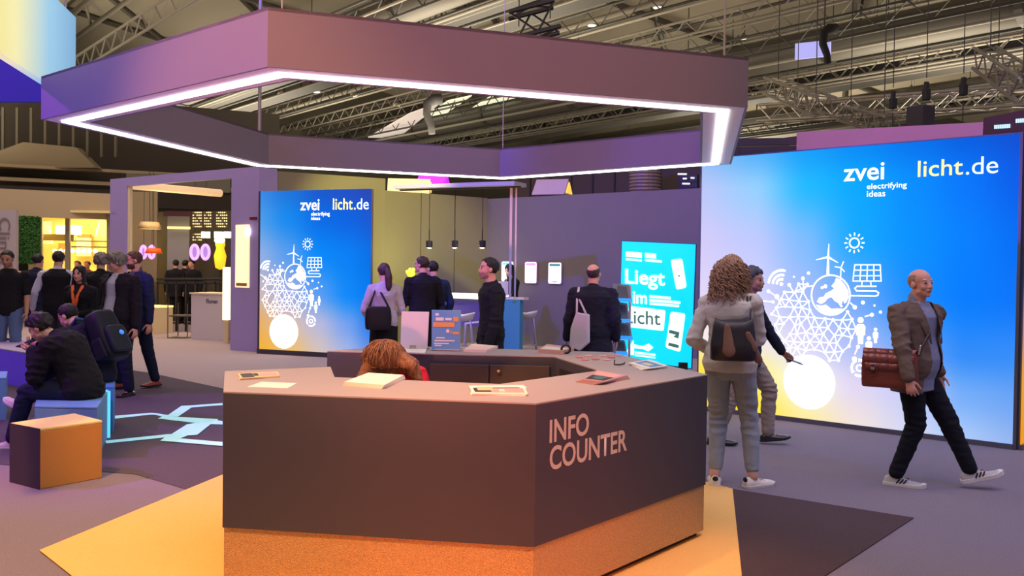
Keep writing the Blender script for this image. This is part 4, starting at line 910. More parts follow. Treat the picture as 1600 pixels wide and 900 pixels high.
a = AT(354, 500, 19.5); mb = MB(); mb.box((a.x, a.y, 1.05), (.14, .14, 1.1)); build('diffuser', mb, emat('column_hot', (255, 235, 200), 1.5), pl, bevel=.01)
mb = MB(); mb.box((a.x, a.y, .25), (.1, .1, .5)); build('stem', mb, M_cream, pl)
cb = thing('plinth', 'low cream plinth beside the wire chair in the booth', 'plinth', tuple(G(245, 522)))
a, b = G(234, 523), G(270, 520); mb = MB(); mb.slab(a, b, 0, .62, .7); build('body', mb, M_cream, cb); mb = MB(); mb.slab(a + Vector((-.02, -.02, 0)), b + Vector((.02, -.02, 0)), .62, .66, .74); build('lit_top', mb, M_hot2, cb)
wc = thing('wire_chair', 'thin wire sled chair between the plinth and the pale desk', 'chair', tuple(G(280, 530)))
a = G(262, 529); 
for dx in (0, .42):
    for dy in (0,):
        mb = MB(); x0, y0 = a.x + dx * 1.0, a.y + dx * .1
        mb.tube([(x0, y0, .78), (x0, y0, .02), (x0 + .05, y0 + .5, .02), (x0 + .05, y0 + .5, .78)], .012, 6); build('sled_leg', mb, mat('wire', (120, 105, 95), .4, .6), wc)
mb = MB(); mb.box((a.x + .24, a.y + .28, .5), (.46, .5, .03)); build('seat', mb, mat('seat_grey', (90, 84, 80), .8), wc, bevel=.01)
mb = MB(); mb.tube([(a.x, a.y, .02), (a.x + .42, a.y + .04, .02)], .012, 6); build('crossbar', mb, MATS['wire'], wc)
ya = AT(344, 400, 24); yb = thing('sculpture_lamp', 'yellow glowing figure shaped lamp inside the booth', 'lamp', tuple(ya))
mb = MB(); mb.lathe([(.02, -.35), (.12, -.3), (.16, 0), (.1, .2), (.13, .3), (.1, .42), (.02, .46)], ya, 12); build('body', mb, emat('lamp_yellow', (250, 200, 40), 1.0), yb, smooth=True)
mb = MB(); mb.tube([ya + Vector((0, 0, -.35)), (ya.x, ya.y, 0)], .03, 8); build('stand', mb, M_dark, yb); mb = MB(); mb.ell(ya + Vector((0, -.05, .4)), (.14, .1, .1)); build('glow', mb, M_hot, yb, smooth=True)
point('booth_light', tuple(AT(260, 330, 22)), 60, (255, 225, 170), .2); point('booth_light', tuple(AT(320, 380, 21.2)), 50, (255, 225, 170), .2)
# ---------------------------------------------------------------- people
def remeshed(mb, vox, sm=4):
    me = bpy.data.meshes.new('tmp'); me.from_pydata([tuple(v) for v in mb.v], [], mb.f); me.update()
    bm = bmesh.new(); bm.from_mesh(me); bmesh.ops.recalc_face_normals(bm, faces=bm.faces); bm.to_mesh(me); bm.free()
    o = bpy.data.objects.new('tmp', me); COL.objects.link(o)
    r = o.modifiers.new('r', 'REMESH'); r.mode = 'VOXEL'; r.voxel_size = vox; r.adaptivity = 0
    s = o.modifiers.new('s', 'SMOOTH'); s.factor = 0.5; s.iterations = sm
    dg = bpy.context.evaluated_depsgraph_get(); out = bpy.data.meshes.new_from_object(o.evaluated_get(dg))
    bpy.data.objects.remove(o); bpy.data.meshes.remove(me); return out
def wrinkle(me, amp, fr=(9, 9, 16), seed=0.0, joints=()):
    me.update(); ns = [v.normal.copy() for v in me.vertices]
    for v, n in zip(me.vertices, ns):
        k = 0.55
        for j, rad in joints:
            d = (v.co - j).length
            if d < rad: k = max(k, 1.6 * (1 - d / rad) + .55)
        q = Vector((v.co.x * fr[0] + seed, v.co.y * fr[1], v.co.z * fr[2] + seed * .3))
        w = noise.noise(q); w2 = noise.noise(q * 2.1)
        v.co += n * (amp * k * ((abs(w) * -2 + .5) + .4 * w2))
def ik(p0, tgt, l1, l2, pole):
    p0 = Vector(p0); tgt = Vector(tgt); d = tgt - p0; L = d.length; mx = (l1 + l2) * .999
    if L > mx: d = d * (mx / L); tgt = p0 + d; L = mx
    L = max(L, abs(l1 - l2) + 1e-3); u = d.normalized(); a = (l1 * l1 - l2 * l2 + L * L) / (2 * L); h = math.sqrt(max(0, l1 * l1 - a * a))
    w = Vector(pole); w = w - u * w.dot(u); w = w.normalized() if w.length > 1e-5 else u.orthogonal().normalized()
    return p0 + u * a + w * h, tgt
SKIN = {'light': (222, 172, 148), 'pink': (226, 160, 140), 'tan': (196, 142, 112), 'warm': (214, 158, 128)}
def cloth(name, col, rough=.85, var=.12, sc=160): return mat('cloth_' + name, col, rough, bump=.25, bscale=sc, var=var, vscale=12, spec=.2)
def hairmat(name, col, col2=None): return mat('hair_' + name, col, .55, bump=.6, bscale=90, col2=col2 or tuple(int(c * .55) for c in col), vscale=40, spec=.4, stretch=(1, 1, .25))
M_eye = mat('eye_dark', (38, 28, 26), .3); M_lip = mat('lip', (178, 96, 88), .5)
MALE = [(-.075, .05, .045), (-.04, .088, .06), (0.0, .098, .066), (.05, .092, .061), (.10, .085, .056), (.15, .087, .058), (.20, .097, .064), (.24, .103, .066), (.265, .088, .056), (.285, .058, .044), (.305, .04, .038)]
FEM = [(-.075, .05, .045), (-.04, .09, .06), (0.0, .100, .068), (.05, .088, .058), (.10, .072, .049), (.15, .073, .052), (.20, .083, .063), (.235, .088, .062), (.262, .076, .05), (.285, .048, .04), (.305, .034, .034)]
def hand_geo(mb, w, d, pn, side, H, curl=.5, spread=.12, thumb=.6):
    """w wrist, d direction of the palm, pn direction the palm faces, side +1/-1: thumb side vector sign"""
    d = Vector(d).normalized(); pn = Vector(pn); pn = (pn - d * pn.dot(d)).normalized(); s = d.cross(pn) * side     # s points to the thumb
    k = H / 1.75
    mb.cap(w - d * .01 * k, .024 * k, w + d * .035 * k, .031 * k, 12, .52, s); mb.cap(w + d * .03 * k, .033 * k, w + d * .072 * k, .036 * k, 12, .40, s)
    tips = []
    for i, (off, ln) in enumerate(((.0305, .070), (.0102, .079), (-.0102, .073), (-.0300, .058))):
        p = w + d * (.082 - abs(off - .005) * .25) * k + s * off * k; dr = (d + s * spread * (off / .03) * .6).normalized(); r = .0088 * k
        a = 0
        for sgm, (fr, cb) in enumerate(((.45, .5), (.31, 1.0), (.24, .8))):
            a += curl * cb * (1 + .12 * i); dd = dr * math.cos(a) + pn * math.sin(a); q = p + dd * ln * fr * k; mb.cap(p, r, q, r * .93, 10); p = q; r *= .93
        tips.append(p)
    p = w + d * .022 * k + s * .022 * k + pn * .006 * k; dr = (d * .62 + s * .62 + pn * (.25 + .5 * thumb)).normalized(); q = p + dr * .040 * k
    mb.cap(p, .0135 * k, q, .0105 * k, 10); dr2 = (dr * .7 + d * .6 + pn * .35 * thumb).normalized(); r_ = q + dr2 * .030 * k; mb.cap(q, .0105 * k, r_, .0092 * k, 10)
    mb.cap(r_, .0092 * k, r_ + (dr2 + pn * .3 * thumb).normalized() * .022 * k, .0078 * k, 10)
    return w + d * .085 * k + pn * .02 * k
def person(label, loc, yaw, H=1.75, vox=.010, fem=False, girth=1.0, belly=0.0, hip=None, lean=0.0, bend=0.0, lat=0.0, hipyaw=0.0, chestyaw=0.0, head=(0, 0, 0), neckf=0.0,
           feet=((-.09, 0, 0, 0, 0), (.09, 0, 0, 0, 0)), wr=(None, None), poles=(None, None), hdir=(None, None), palm=(None, None), curl=(.35, .35), thumb=(.4, .4),
           skin='warm', clothes=(), hair='short', hairm=None, beard=None, shoe=None, sole=None, seed=1.0, kneepole=((0, 1, 0), (0, 1, 0)), shoek=1.0, group=None, name='person', eyes=True, footsize=1.0, solek=0.0, stripes=None):
    root = thing(name, label, 'person', loc, yaw, group)
    hip = Vector(hip) if hip is not None else Vector((0, 0, .545 * H))
    Rz = lambda a: Matrix.Rotation(a, 3, 'Z')
    HR = Rz(hipyaw); prof = FEM if fem else MALE
    # spine
    def frame(s):                           # s in units of H along the spine from the hip centre
        n = 12; p = hip.copy(); st = s * H / n
        for i in range(n):
            t = s * (i + .5) / n / .3; a = lean + bend * t; b = lat * t; y_ = hipyaw + (chestyaw - hipyaw) * min(1, max(0, t))
            m = Rz(y_) @ Matrix.Rotation(-a, 3, 'X') @ Matrix.Rotation(b, 3, 'Y'); p += m @ Vector((0, 0, st))
        t = s / .3; a = lean + bend * t; m = Rz(hipyaw + (chestyaw - hipyaw) * min(1, max(0, t))) @ Matrix.Rotation(-a, 3, 'X') @ Matrix.Rotation(lat * t, 3, 'Y')
        return p, m
    shw = (.100 if fem else .113) * H * (1 + (girth - 1) * .5)
    sp, sm_ = frame(.268)
    sh = [sp + sm_ @ Vector((sx * shw, 0, -.014 * H)) for sx in (-1, 1)]
    nb, nm = frame(.30); nk, _ = frame(.29)
    HM = Rz(chestyaw) @ Rz(head[0]) @ Matrix.Rotation(-head[1], 3, 'X') @ Matrix.Rotation(head[2], 3, 'Y')
    upd = (nm @ Vector((0, 0, 1)) * .6 + HM @ Vector((0, 0, 1)) * .4).normalized(); fwd = nm @ Vector((0, 1, 0))
    hs = H * .129 / .226 * (1.0); HO = nb + upd * (.086 * H) + fwd * (.018 * H + neckf * H) + HM @ Vector((0, .012, 0)) * hs
    hj = [hip + HR @ Vector((sx * .052 * H, 0, -.01 * H)) for sx in (-1, 1)]
    ank = []; FM = []
    AH = .046 * H
    for f in feet:
        m = Rz(R(f[4])) @ Matrix.Rotation(R(f[3]), 3, 'X'); FM.append(m)
        ank.append(Vector((f[0], f[1], f[2])) + Vector((0, 0, AH)) if f[3] == 0 else Vector((f[0], f[1], f[2])) + Vector((0, 0, AH)))
    knee = []
    for i in (0, 1):
        kp, a2 = ik(hj[i], ank[i], .247 * H, .246 * H, Vector(kneepole[i])); knee.append(kp); ank[i] = a2
    elb = []; wrs = []
    for i, sx in ((0, -1), (1, 1)):
        t = wr[i]
        if t is None: t = sh[i] + Vector((sx * .035 * H, .01 * H, -.298 * H))
        e, w_ = ik(sh[i], t, .170 * H, .146 * H, Vector(poles[i]) if poles[i] is not None else Vector((sx * .25, -1, -.1))); elb.append(e); wrs.append(w_)
    hd = []; pnv = []
    for i, sx in ((0, -1), (1, 1)):
        d = Vector(hdir[i]).normalized() if hdir[i] is not None else (wrs[i] - elb[i]).normalized(); hd.append(d)
        p_ = Vector(palm[i]) if palm[i] is not None else Vector((-sx, 0, 0)); pnv.append(p_)
    def torso(mb, infl=0.0, s0=-.075, s1=.31, flare=0.0, n=24, drop=0.0):
        rings = []; g = girth
        P_ = [p for p in prof if s0 <= p[0] <= s1]
        if drop: P_ = [(-.075 - drop, prof[1][1] * (1 + flare), prof[1][2] * (1 + flare)), (-.075, prof[1][1] * (1 + flare * .6), prof[1][2] * (1 + flare * .6))] + [(p[0], max(p[1], .086), max(p[2], .06)) if p[0] < -.03 else p for p in P_[1:]]
        for s, w, d in P_:
            c, m = frame(s); b_ = belly * math.exp(-((s - .06) / .07) ** 2)
            ring = []
            for q in range(n):
                a = 2 * PI * q / n; x = math.cos(a); y = math.sin(a)
                ex = .82; x = math.copysign(abs(x) ** ex, x); y = math.copysign(abs(y) ** ex, y)
                yy = y * (d * g * H + infl) + (b_ * H * max(0, y))
                if fem and y > 0: yy += .018 * H * math.exp(-((s - .2) / .035) ** 2) * (1 - abs(abs(math.cos(a)) - .45))
                ring.append(c + m @ Vector((x * (w * g * H + infl), yy, 0)))
            rings.append(ring)
        mb.ringloft(rings)
    def arm(mb, i, e1, e2, frac=1.0, infl=0.0):
        r1, r2, r3 = (.028, .0235, .0155) if not fem else (.024, .020, .0135)
        k = H * (1 + (girth - 1) * .4)
        a, b, c = sh[i], elb[i], wrs[i]
        inner = sp + (a - sp) * .45 - sm_ @ Vector((0, 0, .02 * H)); mb.cap(inner, .034 * k + infl * .5, a - sm_ @ Vector((0, 0, .014 * H)), .027 * k + infl * .6, 12)
        if frac <= .5:
            q = a.lerp(b, frac * 2); mb.cap(a, r1 * k + infl, q, (r1 + (r2 - r1) * frac * 2) * k + infl * e1, 14); return
        mb.cap(nk - upd * .008 * H, .030 * H + infl * .35, a + (nk - a) * .12 + sm_ @ Vector((0, 0, .002 * H)), .0235 * H + infl * .7, 12)
        mb.cap(a, r1 * k + infl, b, r2 * k + infl * e1, 14)
        q = b.lerp(c, (frac - .5) * 2); rr_ = (r2 + (r3 - r2) * (frac - .5) * 2) * k; mb.cap(b, r2 * k + infl * e1, q, rr_ + infl * e2, 14)
        if infl == 0: mb.ell(b.lerp(c, .28), (.024 * k, .024 * k, .03 * k))
    def leg(mb, i, infl=0.0, e2=1.0, frac=1.0):
        a, b, c = hj[i], knee[i], ank[i]; k = H * (1 + (girth - 1) * .5)
        mb.cap(a, .052 * k + infl, b, .0335 * k + infl, 16)
        q = b.lerp(c, frac); mb.cap(b, .0335 * k + infl, q, (.0335 + (.0225 - .0335) * frac) * k + infl * e2, 16)
        p_ = b.lerp(c, .28) + Rz(R(feet[i][4])) @ Vector((0, -.006 * H, 0)); mb.cap(p_, .0285 * k + infl * .8, b.lerp(c, .55), .025 * k + infl * .8, 12)
    # ---- the body itself
    mb = MB(); torso(mb, -.004)
    mb.cap(nk - upd * .02 * H, .036 * H * (1 if not fem else .86), HO + HM @ Vector((0, -.02, -.06)) * hs, .033 * H * (1 if not fem else .84), 14)
    def Hh(x, y, z): return HO + HM @ Vector((x, y, z)) * hs
    fw_ = .92 if fem else 1.0
    def he(c, r): mb.ell(Hh(*c), (r[0] * hs, r[1] * hs, r[2] * hs), HM, 20, 14)
    he((0, -.012, .036), (.076 * fw_, .096, .084)); he((0, .028, -.012), (.060 * fw_, .064, .082)); he((0, .036, -.066), (.046 * fw_, .046, .040)); he((0, .070, -.088), (.020, .018, .017))
    mb.cap(Hh(0, .083, .012), .009 * hs, Hh(0, .100, -.026), .012 * hs, 10); he((.011, .092, -.030), (.009, .009, .008)); he((-.011, .092, -.030), (.009, .009, .008))
    mb.cap(Hh(-.036, .076, .027), .010 * hs, Hh(.036, .076, .027), .010 * hs, 10)
    for sx in (-1, 1):
        he((sx * .032, .060, -.024), (.024, .022, .026)); he((sx * .031, .076, .007), (.0135, .0125, .010)); he((sx * .078 * fw_, -.004, -.004), (.010, .020, .031)); he((sx * .040 * fw_, .018, -.058), (.024, .036, .026))
    he((0, .088, -.051), (.024, .011, .006)); he((0, .087, -.060), (.021, .011, .0065))
    hc_ = []
    for i in (0, 1):
        arm(mb, i, 1, 1); leg(mb, i)
        hc_.append(hand_geo(mb, wrs[i], hd[i], pnv[i], -1 if i == 0 else 1, H, curl[i], .25, thumb[i]))
        a = ank[i]; m = FM[i]; k = H / 1.75 * footsize
        mb.cap(a + m @ Vector((0, -.03, -.04)) * k, .030 * k, a + m @ Vector((0, .06, -.045)) * k, .032 * k, 12, .8, m @ Vector((1, 0, 0))); mb.cap(a + m @ Vector((0, .05, -.055)) * k, .036 * k, a + m @ Vector((0, .13, -.062)) * k, .030 * k, 12, .5, m @ Vector((1, 0, 0)))
    me = remeshed(mb, vox, 2)
    inv = HM.transposed(); skm = mat('skin_' + skin, SKIN[skin], .5, bump=.08, bscale=120, var=.08, vscale=18, spec=.35)
    hm = hairm or hairmat('brown', (70, 48, 36))
    bd = beard if beard is not None else skm
    big = max(1.0, vox / .006)
    if eyes:
        for p in me.polygons:
            q = inv @ (Vector(p.center) - HO) / hs
            if q.length > .2 or q.y < .0: continue
            if q.y > .05 and ((abs(q.x) - .031) / (.0125 * big ** .5)) ** 2 + ((q.z - .008) / (.0058 * big)) ** 2 < 1: p.material_index = 1
            elif q.y > .05 and ((abs(q.x) - .033) / .019) ** 2 + ((q.z - .027) / (.0038 * big)) ** 2 < 1: p.material_index = 2
            elif q.y > .07 and (q.x / .023) ** 2 + ((q.z + .056) / (.0062 * big)) ** 2 < 1: p.material_index = 3
            elif beard is not None and q.z < -.040 + max(0, (.05 - q.y)) * .25 and q.z > -.104 and q.y > .008 and not (q.z > -.04 and abs(q.x) < .02 and q.y > .098): p.material_index = 4
    o = link_mesh('body', me, [skm, M_eye, hm, M_lip, bd], root, local=True, smooth=True)
    J = [(e, .16) for e in elb] + [(k_, .17) for k_ in knee] + [(hip, .2)] + [(s_, .14) for s_ in sh]
    ctx = dict(root=root, frame=frame, sh=sh, elb=elb, wr=wrs, hd=hd, pn=pnv, hand=hc_, HO=HO, HM=HM, hs=hs, hip=hip, knee=knee, ank=ank, FM=FM, H=H, torso=torso, arm=arm, leg=leg, vox=vox, seed=seed, J=J, nb=nb, nm=nm, sp=sp, sm=sm_)
    # ---- clothing
    for c in clothes:
        mb = MB(); kd = c['k']; inf = c.get('infl', .012)
        if kd == 'trousers':
            torso(mb, inf * .2, -.075, .03)
            for i in (0, 1): leg(mb, i, inf, c.get('e2', 1.0), c.get('frac', .93))
            me = remeshed(mb, vox * 1.1, 3); wrinkle(me, c.get('wr', .006), (7, 7, 17), seed, J)
            link_mesh(c.get('n', 'trousers'), me, c['m'], root, local=True, smooth=True)
        elif kd == 'skirt':
            rings = []
            for s, w, d in ((.05, .082, .055), (.02, .094, .064), (-.05, .104, .078), (-.15, .105, .085), (-.15 - c.get('len', .1), .11, .09)):
                p, m = frame(s) if s > -.05 else (hip + Vector((0, 0, s * H)), HR); rings.append([p + m @ Vector((math.cos(2 * PI * q / 24) * (w * H + inf), math.sin(2 * PI * q / 24) * (d * H + inf), 0)) for q in range(24)])
            mb.ringloft(rings); me = remeshed(mb, vox * 1.1, 3); wrinkle(me, .008, (14, 14, 3), seed, J); link_mesh('skirt', me, c['m'], root, local=True, smooth=True)
        else:
            torso(mb, inf, c.get('s0', -.075), c.get('s1', .31), c.get('flare', .05), drop=c.get('drop', 0.0))
            if c.get('sleeve', 1) > 0:
                for i in (0, 1): arm(mb, i, c.get('e1', .9), c.get('e2', .75), c.get('sleeve', .97), inf * .85)
            cl = c.get('collar', .012)
            if cl: mb.cap(nk - upd * .03 * H, .043 * H * (1 if not fem else .88) + inf * .3, nk + upd * cl * H * .8, .036 * H * (1 if not fem else .88) + inf * .3, 16)
            me = remeshed(mb, vox, 3); wrinkle(me, c.get('wr', .006), c.get('fr', (8, 8, 15)), seed + 3, J)
            op = c.get('open'); solid = 0
            if op:
                bm = bmesh.new(); bm.from_mesh(me); dead = []
                frs = [(s / 100, *frame(s / 100)) for s in range(-16, 34, 2)]
                for f in bm.faces:
                    q = f.calc_center_median()
                    s, p_, m_ = min(frs, key=lambda t: abs((t[2].transposed() @ (q - t[1])).z)); l = m_.transposed() @ (q - p_)
                    if abs(l.x) > .2 * H: continue
                    t = (s - op['s0']) / (.3 - op['s0']); w = op['w0'] + (op['w1'] - op['w0']) * max(0, min(1, t))
                    if s < op['s0']: w = op['w0'] + (op.get('wb', .06) - op['w0']) * min(1, (op['s0'] - s) / .16)
                    if l.y > 0 and abs(l.x - op.get('cx', 0)) < w * H and (q - HO).length > .01: dead.append(f)
                bmesh.ops.delete(bm, geom=dead, context='FACES'); bm.to_mesh(me); bm.free(); solid = .005
            link_mesh(c.get('n', kd), me, c['m'], root, local=True, smooth=True, solid=solid)
    # ---- shoes
    if shoe is not None:
        for i in (0, 1):
            a = ank[i]; m = FM[i]; k = H / 1.75 * footsize; rings = []
            prof_s = [(-.078, .022, .045, -.03), (-.070, .034, .07, -.012), (-.04, .038, .085, .0), (-.005, .038, .09, .005), (.03, .038, .07, -.012), (.07, .044, .058, -.024), (.11, .049, .046, -.034), (.15, .048, .038, -.036), (.185, .040, .030, -.044), (.205, .022, .018, -.054)]
            for y, w, h, zt_ in prof_s:
                ring = []
                for q in range(16):
                    t = 2 * PI * q / 16; x = math.cos(t) * w; z = math.sin(t); zc = -.068; z = zc + (z * (zt_ - zc) if z > 0 else z * .008); ring.append(a + m @ Vector((x, y, z)) * k)
                rings.append(ring)
            mb = MB(); mb.ringloft(rings); sho = build('shoe', mb, shoe, root, smooth=True, local=True)
            rings = []
            for y, w in ((-.084, .02), (-.076, .036), (-.04, .041), (.0, .040), (.05, .044), (.11, .052), (.16, .050), (.195, .038), (.213, .018)):
                up_ = .010 if y > .17 else 0
                rings.append([a + m @ Vector((x * w, y, z + up_)) * k for x, z in ((-1, -.084 + (.004 if y < -.07 else 0)), (1, -.084 + (.004 if y < -.07 else 0)), (1.04, -.062 + solek), (-1.04, -.062 + solek))])
            mb = MB(); mb.ringloft(rings); build('sole', mb, sole or M_dark, sho, smooth=False, local=True, bevel=.003)
            if stripes:
                for q in range(3):
                    for sx in (-1, 1):
                        y = .015 + q * .024; mb = MB(); mb.cap(a + m @ Vector((sx * .041, y, -.052)) * k, .0055 * k, a + m @ Vector((sx * .034, y + .020, -.024)) * k, .0055 * k, 8); build('stripe', mb, stripes, sho, local=True)
            if vox <= .007:
                for q in range(4):
                    y = .035 + q * .022; mb = MB(); mb.cap(a + m @ Vector((-.022, y, -.013 - q * .008)) * k, .0035 * k, a + m @ Vector((.022, y + .004, -.012 - q * .008)) * k, .0035 * k, 6); build('lace', mb, sole or M_dark, sho, local=True)
    # ---- hair
    def shell(keep, infl=.010, tuft=.004, fr=45, n=72, m=48, cz=.035, cy=-.012, low=.80, ext=(1, 1, 1)):
        mb = MB(); rings = []
        for i in range(m):
            ph = -PI / 2 + PI * (i + .3) / (m - .4); ring = []
            for q in range(n):
                th = 2 * PI * q / n; dx, dy, dz = math.cos(ph) * math.cos(th), math.cos(ph) * math.sin(th), math.sin(ph)
                rx_, ry_, rz_ = (.078 * fw_ + infl) * ext[0], (.098 + infl) * ext[1], (.086 + infl) * ext[2]; p = Vector((dx * rx_, dy * ry_ + cy, dz * rz_ + cz))
                kk = keep(p)
                kk = max(0, min(1, (kk + .004) / .016 + noise.noise(p * 60) * .5 * (1 if tuft > .0015 else .3))); f_ = low + (1 - low) * smooth(kk)
                p = Vector((dx * rx_ * f_, dy * ry_ * f_ + cy, dz * rz_ * f_ + cz))
                p += Vector((dx, dy, dz)) * tuft * noise.noise(Vector((p.x * fr + seed, p.y * fr, p.z * fr * .6))) * 2 * kk
                ring.append(HO + HM @ p * hs)
            rings.append(ring)
        mb.ringloft(rings); return mb
    def short_keep(p):
        if p.y > .045: return p.z - (.078 if abs(p.x) < .045 else .062)
        if p.y > -.005: return p.z - (.028 if p.y > .018 else -.0)
        return p.z + .052
    def bald_keep(p):
        if p.z > .078 - max(0, -p.y - .02) * .15: return -1
        if p.y > .02: return -1
        return p.z - (.0 if p.y > -.01 else -.05)
    def long_keep(p):
        if p.y > .045: return p.z - (.082 if abs(p.x) < .03 else .03)
        return 1
    if hair == 'short': build('hair', shell(short_keep, .006, .004), hm, root, smooth=True, local=True)
    elif hair == 'quiff': build('hair', shell(short_keep, .014, .010, 30, ext=(1, 1.03, 1.06)), hm, root, smooth=True, local=True)
    elif hair == 'full': build('hair', shell(short_keep, .024, .012, 28), hm, root, smooth=True, local=True)
    elif hair == 'buzz': build('hair', shell(short_keep, .003, .001), hm, root, smooth=True, local=True)
    elif hair == 'bald': build('hair', shell(bald_keep, .002, .001), hm, root, smooth=True, local=True)
    elif hair in ('long', 'ponytail'):
        mbh = shell(long_keep, .012, .004, 25)
        if hair == 'ponytail':
            p0 = Hh(0, -.10, .01); dn = Vector((0, 0, -1)); pts = [p0, p0 + HM @ Vector((0, -.05, -.01)), p0 + HM @ Vector((0, -.06, -.10)), p0 + HM @ Vector((0, -.045, -.22)), p0 + HM @ Vector((0, -.02, -.30))]
            for (a, b, r0, r1) in ((0, 1, .025, .036), (1, 2, .038, .05), (2, 3, .05, .042), (3, 4, .042, .012)): mbh.cap(pts[a], r0, pts[b], r1, 12)
        else:
            for sx in (-1, 1):
                mbh.cap(Hh(sx * .066, .0, .0), .030 * hs, Hh(sx * .078, .01, -.13), .030 * hs, 12); mbh.cap(Hh(sx * .078, .01, -.13), .030 * hs, Hh(sx * .075, .035, -.27), .016 * hs, 12)
            mbh.cap(Hh(0, -.05, 0), .07 * hs, Hh(0, -.06, -.2), .05 * hs, 14)
        me = remeshed(mbh, vox, 2); wrinkle(me, .005, (60, 60, 8), seed); link_mesh('hair', me, hm, root, local=True, smooth=True)
    ctx['shell'] = shell; ctx['long_keep'] = long_keep; ctx['Hh'] = Hh
    return ctx
def wpt(ctx, p): return wm(ctx['root']) @ Vector(p)
M_blk = cloth('black', (30, 29, 34)); M_navy = cloth('navy', (32, 36, 62)); M_jeans = cloth('dark_denim', (34, 40, 66)); M_bluejeans = cloth('blue_denim', (98, 116, 158))
M_wshirt = cloth('white_shirt', (205, 200, 225)); M_shoe_blk = mat('shoe_black', (26, 24, 26), .35, coat=.3); M_shoe_w = mat('shoe_white', (225, 215, 205), .6); M_sole_w = mat('sole_white', (235, 228, 220), .6)
H_dark = hairmat('black', (38, 30, 30)); H_brown = hairmat('brown', (72, 50, 40)); H_grey = hairmat('grey', (150, 138, 130), (90, 80, 76)); H_red = hairmat('auburn', (168, 118, 92), (84, 54, 44))
B_dark = mat('beard_dark', (112, 86, 76), .8, var=.3, vscale=60); B_stub = mat('beard_stubble', (168, 124, 108), .8, var=.2, vscale=60); B_red = mat('beard_red', (110, 70, 52), .8, var=.3, vscale=60)
def TR(m=None, **k): return dict(dict(k='trousers', m=m or M_blk, infl=.013, e2=1.15, frac=.95), **k)
def SW(m=None, **k): return dict(dict(k='sweater', m=m or M_blk, infl=.016, sleeve=.97, e1=.9, e2=.8, collar=.008), **k)
def JK(m=None, **k): return dict(dict(k='jacket', m=m or M_blk, infl=.026, drop=.05, flare=.12, sleeve=.96, e1=.9, e2=.8, collar=.008, wr=.008, open=dict(s0=.1, w0=.03, w1=.045, wb=.07)), **k)
def SH(m, **k): return dict(dict(k='shirt', m=m, infl=.006, drop=.0, sleeve=.9, e2=.6, collar=.045, wr=.004), **k)
def at_px(x, Y): p = AT(x, 500, Y); return (p.x, p.y, 0)
# ---- striding man with the bag
c = G(1426, 757)
tweed = mat('tweed_brown', (124, 104, 92), .9, bump=.4, bscale=240, col2=(96, 80, 72), vscale=160, spec=.15)
pat = mat('shirt_patterned', (150, 152, 176), .8, bump=.1, bscale=80, col2=(110, 112, 142), vscale=55)
man = person('bald man in brown tweed jacket striding with a red-brown leather bag', (c.x, c.y, 0), R(-108), 1.69, .006, girth=1.12, belly=.026, hip=(0, .0, .900), lean=.0, bend=.0, chestyaw=R(-50), hipyaw=R(-28), head=(R(0), R(-3), R(2)),
    feet=((-.03, .42, .035, 16, 5), (.06, -.13, 0.0, 0, -14)), wr=((-.17, .20, .85), (.385, -.07, .80)), hdir=((.3, -.1, -1), (.15, .25, -1)), palm=((1, 0, 0), (-1, .2, .0)), curl=(.5, .55), thumb=(.4, .5), poles=((-.6, -1, 0), (1.2, -.6, 0)),
    skin='pink', hair='bald', hairm=hairmat('greybald', (176, 132, 116), (150, 112, 100)), shoe=mat('runner_grey', (190, 186, 184), .7, bump=.3), sole=M_sole_w, solek=.010, footsize=1.08, stripes=M_dark, seed=2.0,
    clothes=[TR(cloth('black_jeans', (28, 29, 38)), infl=.014, wr=.008), SH(pat, drop=.02, infl=.012, wr=.002), JK(tweed, drop=.025, open=dict(s0=.08, w0=.042, w1=.040, wb=.085), wr=.010)])
def lapels(ctx, m, pts, r=.024):
    for sx in (-1, 1):
        rings = []
        for s_, x, y, w in pts:
            p, mm = ctx['frame'](s_); e = p + mm @ Vector((sx * x, y, 0)); side = mm @ Vector((sx * 1, -.45, 0)).normalized(); n_ = mm @ Vector((sx * .4, 1, 0)).normalized()
            rings.append([e - side * w * .2, e + n_ * .007, e + side * w, e + side * w * .9 - n_ * .006])
        mb = MB(); mb.ringloft(rings); build('lapel', mb, m, ctx['root'], local=True, smooth=False)
try: lapels(man, tweed, [(.312, .055, -.01, .02), (.300, .064, .050, .03), (.28, .072, .095, .045), (.25, .074, .135, .055), (.20, .070, .160, .050), (.14, .066, .170, .02), (.12, .066, .170, .004)])
except ValueError as e_: print('LAPEL', e_)
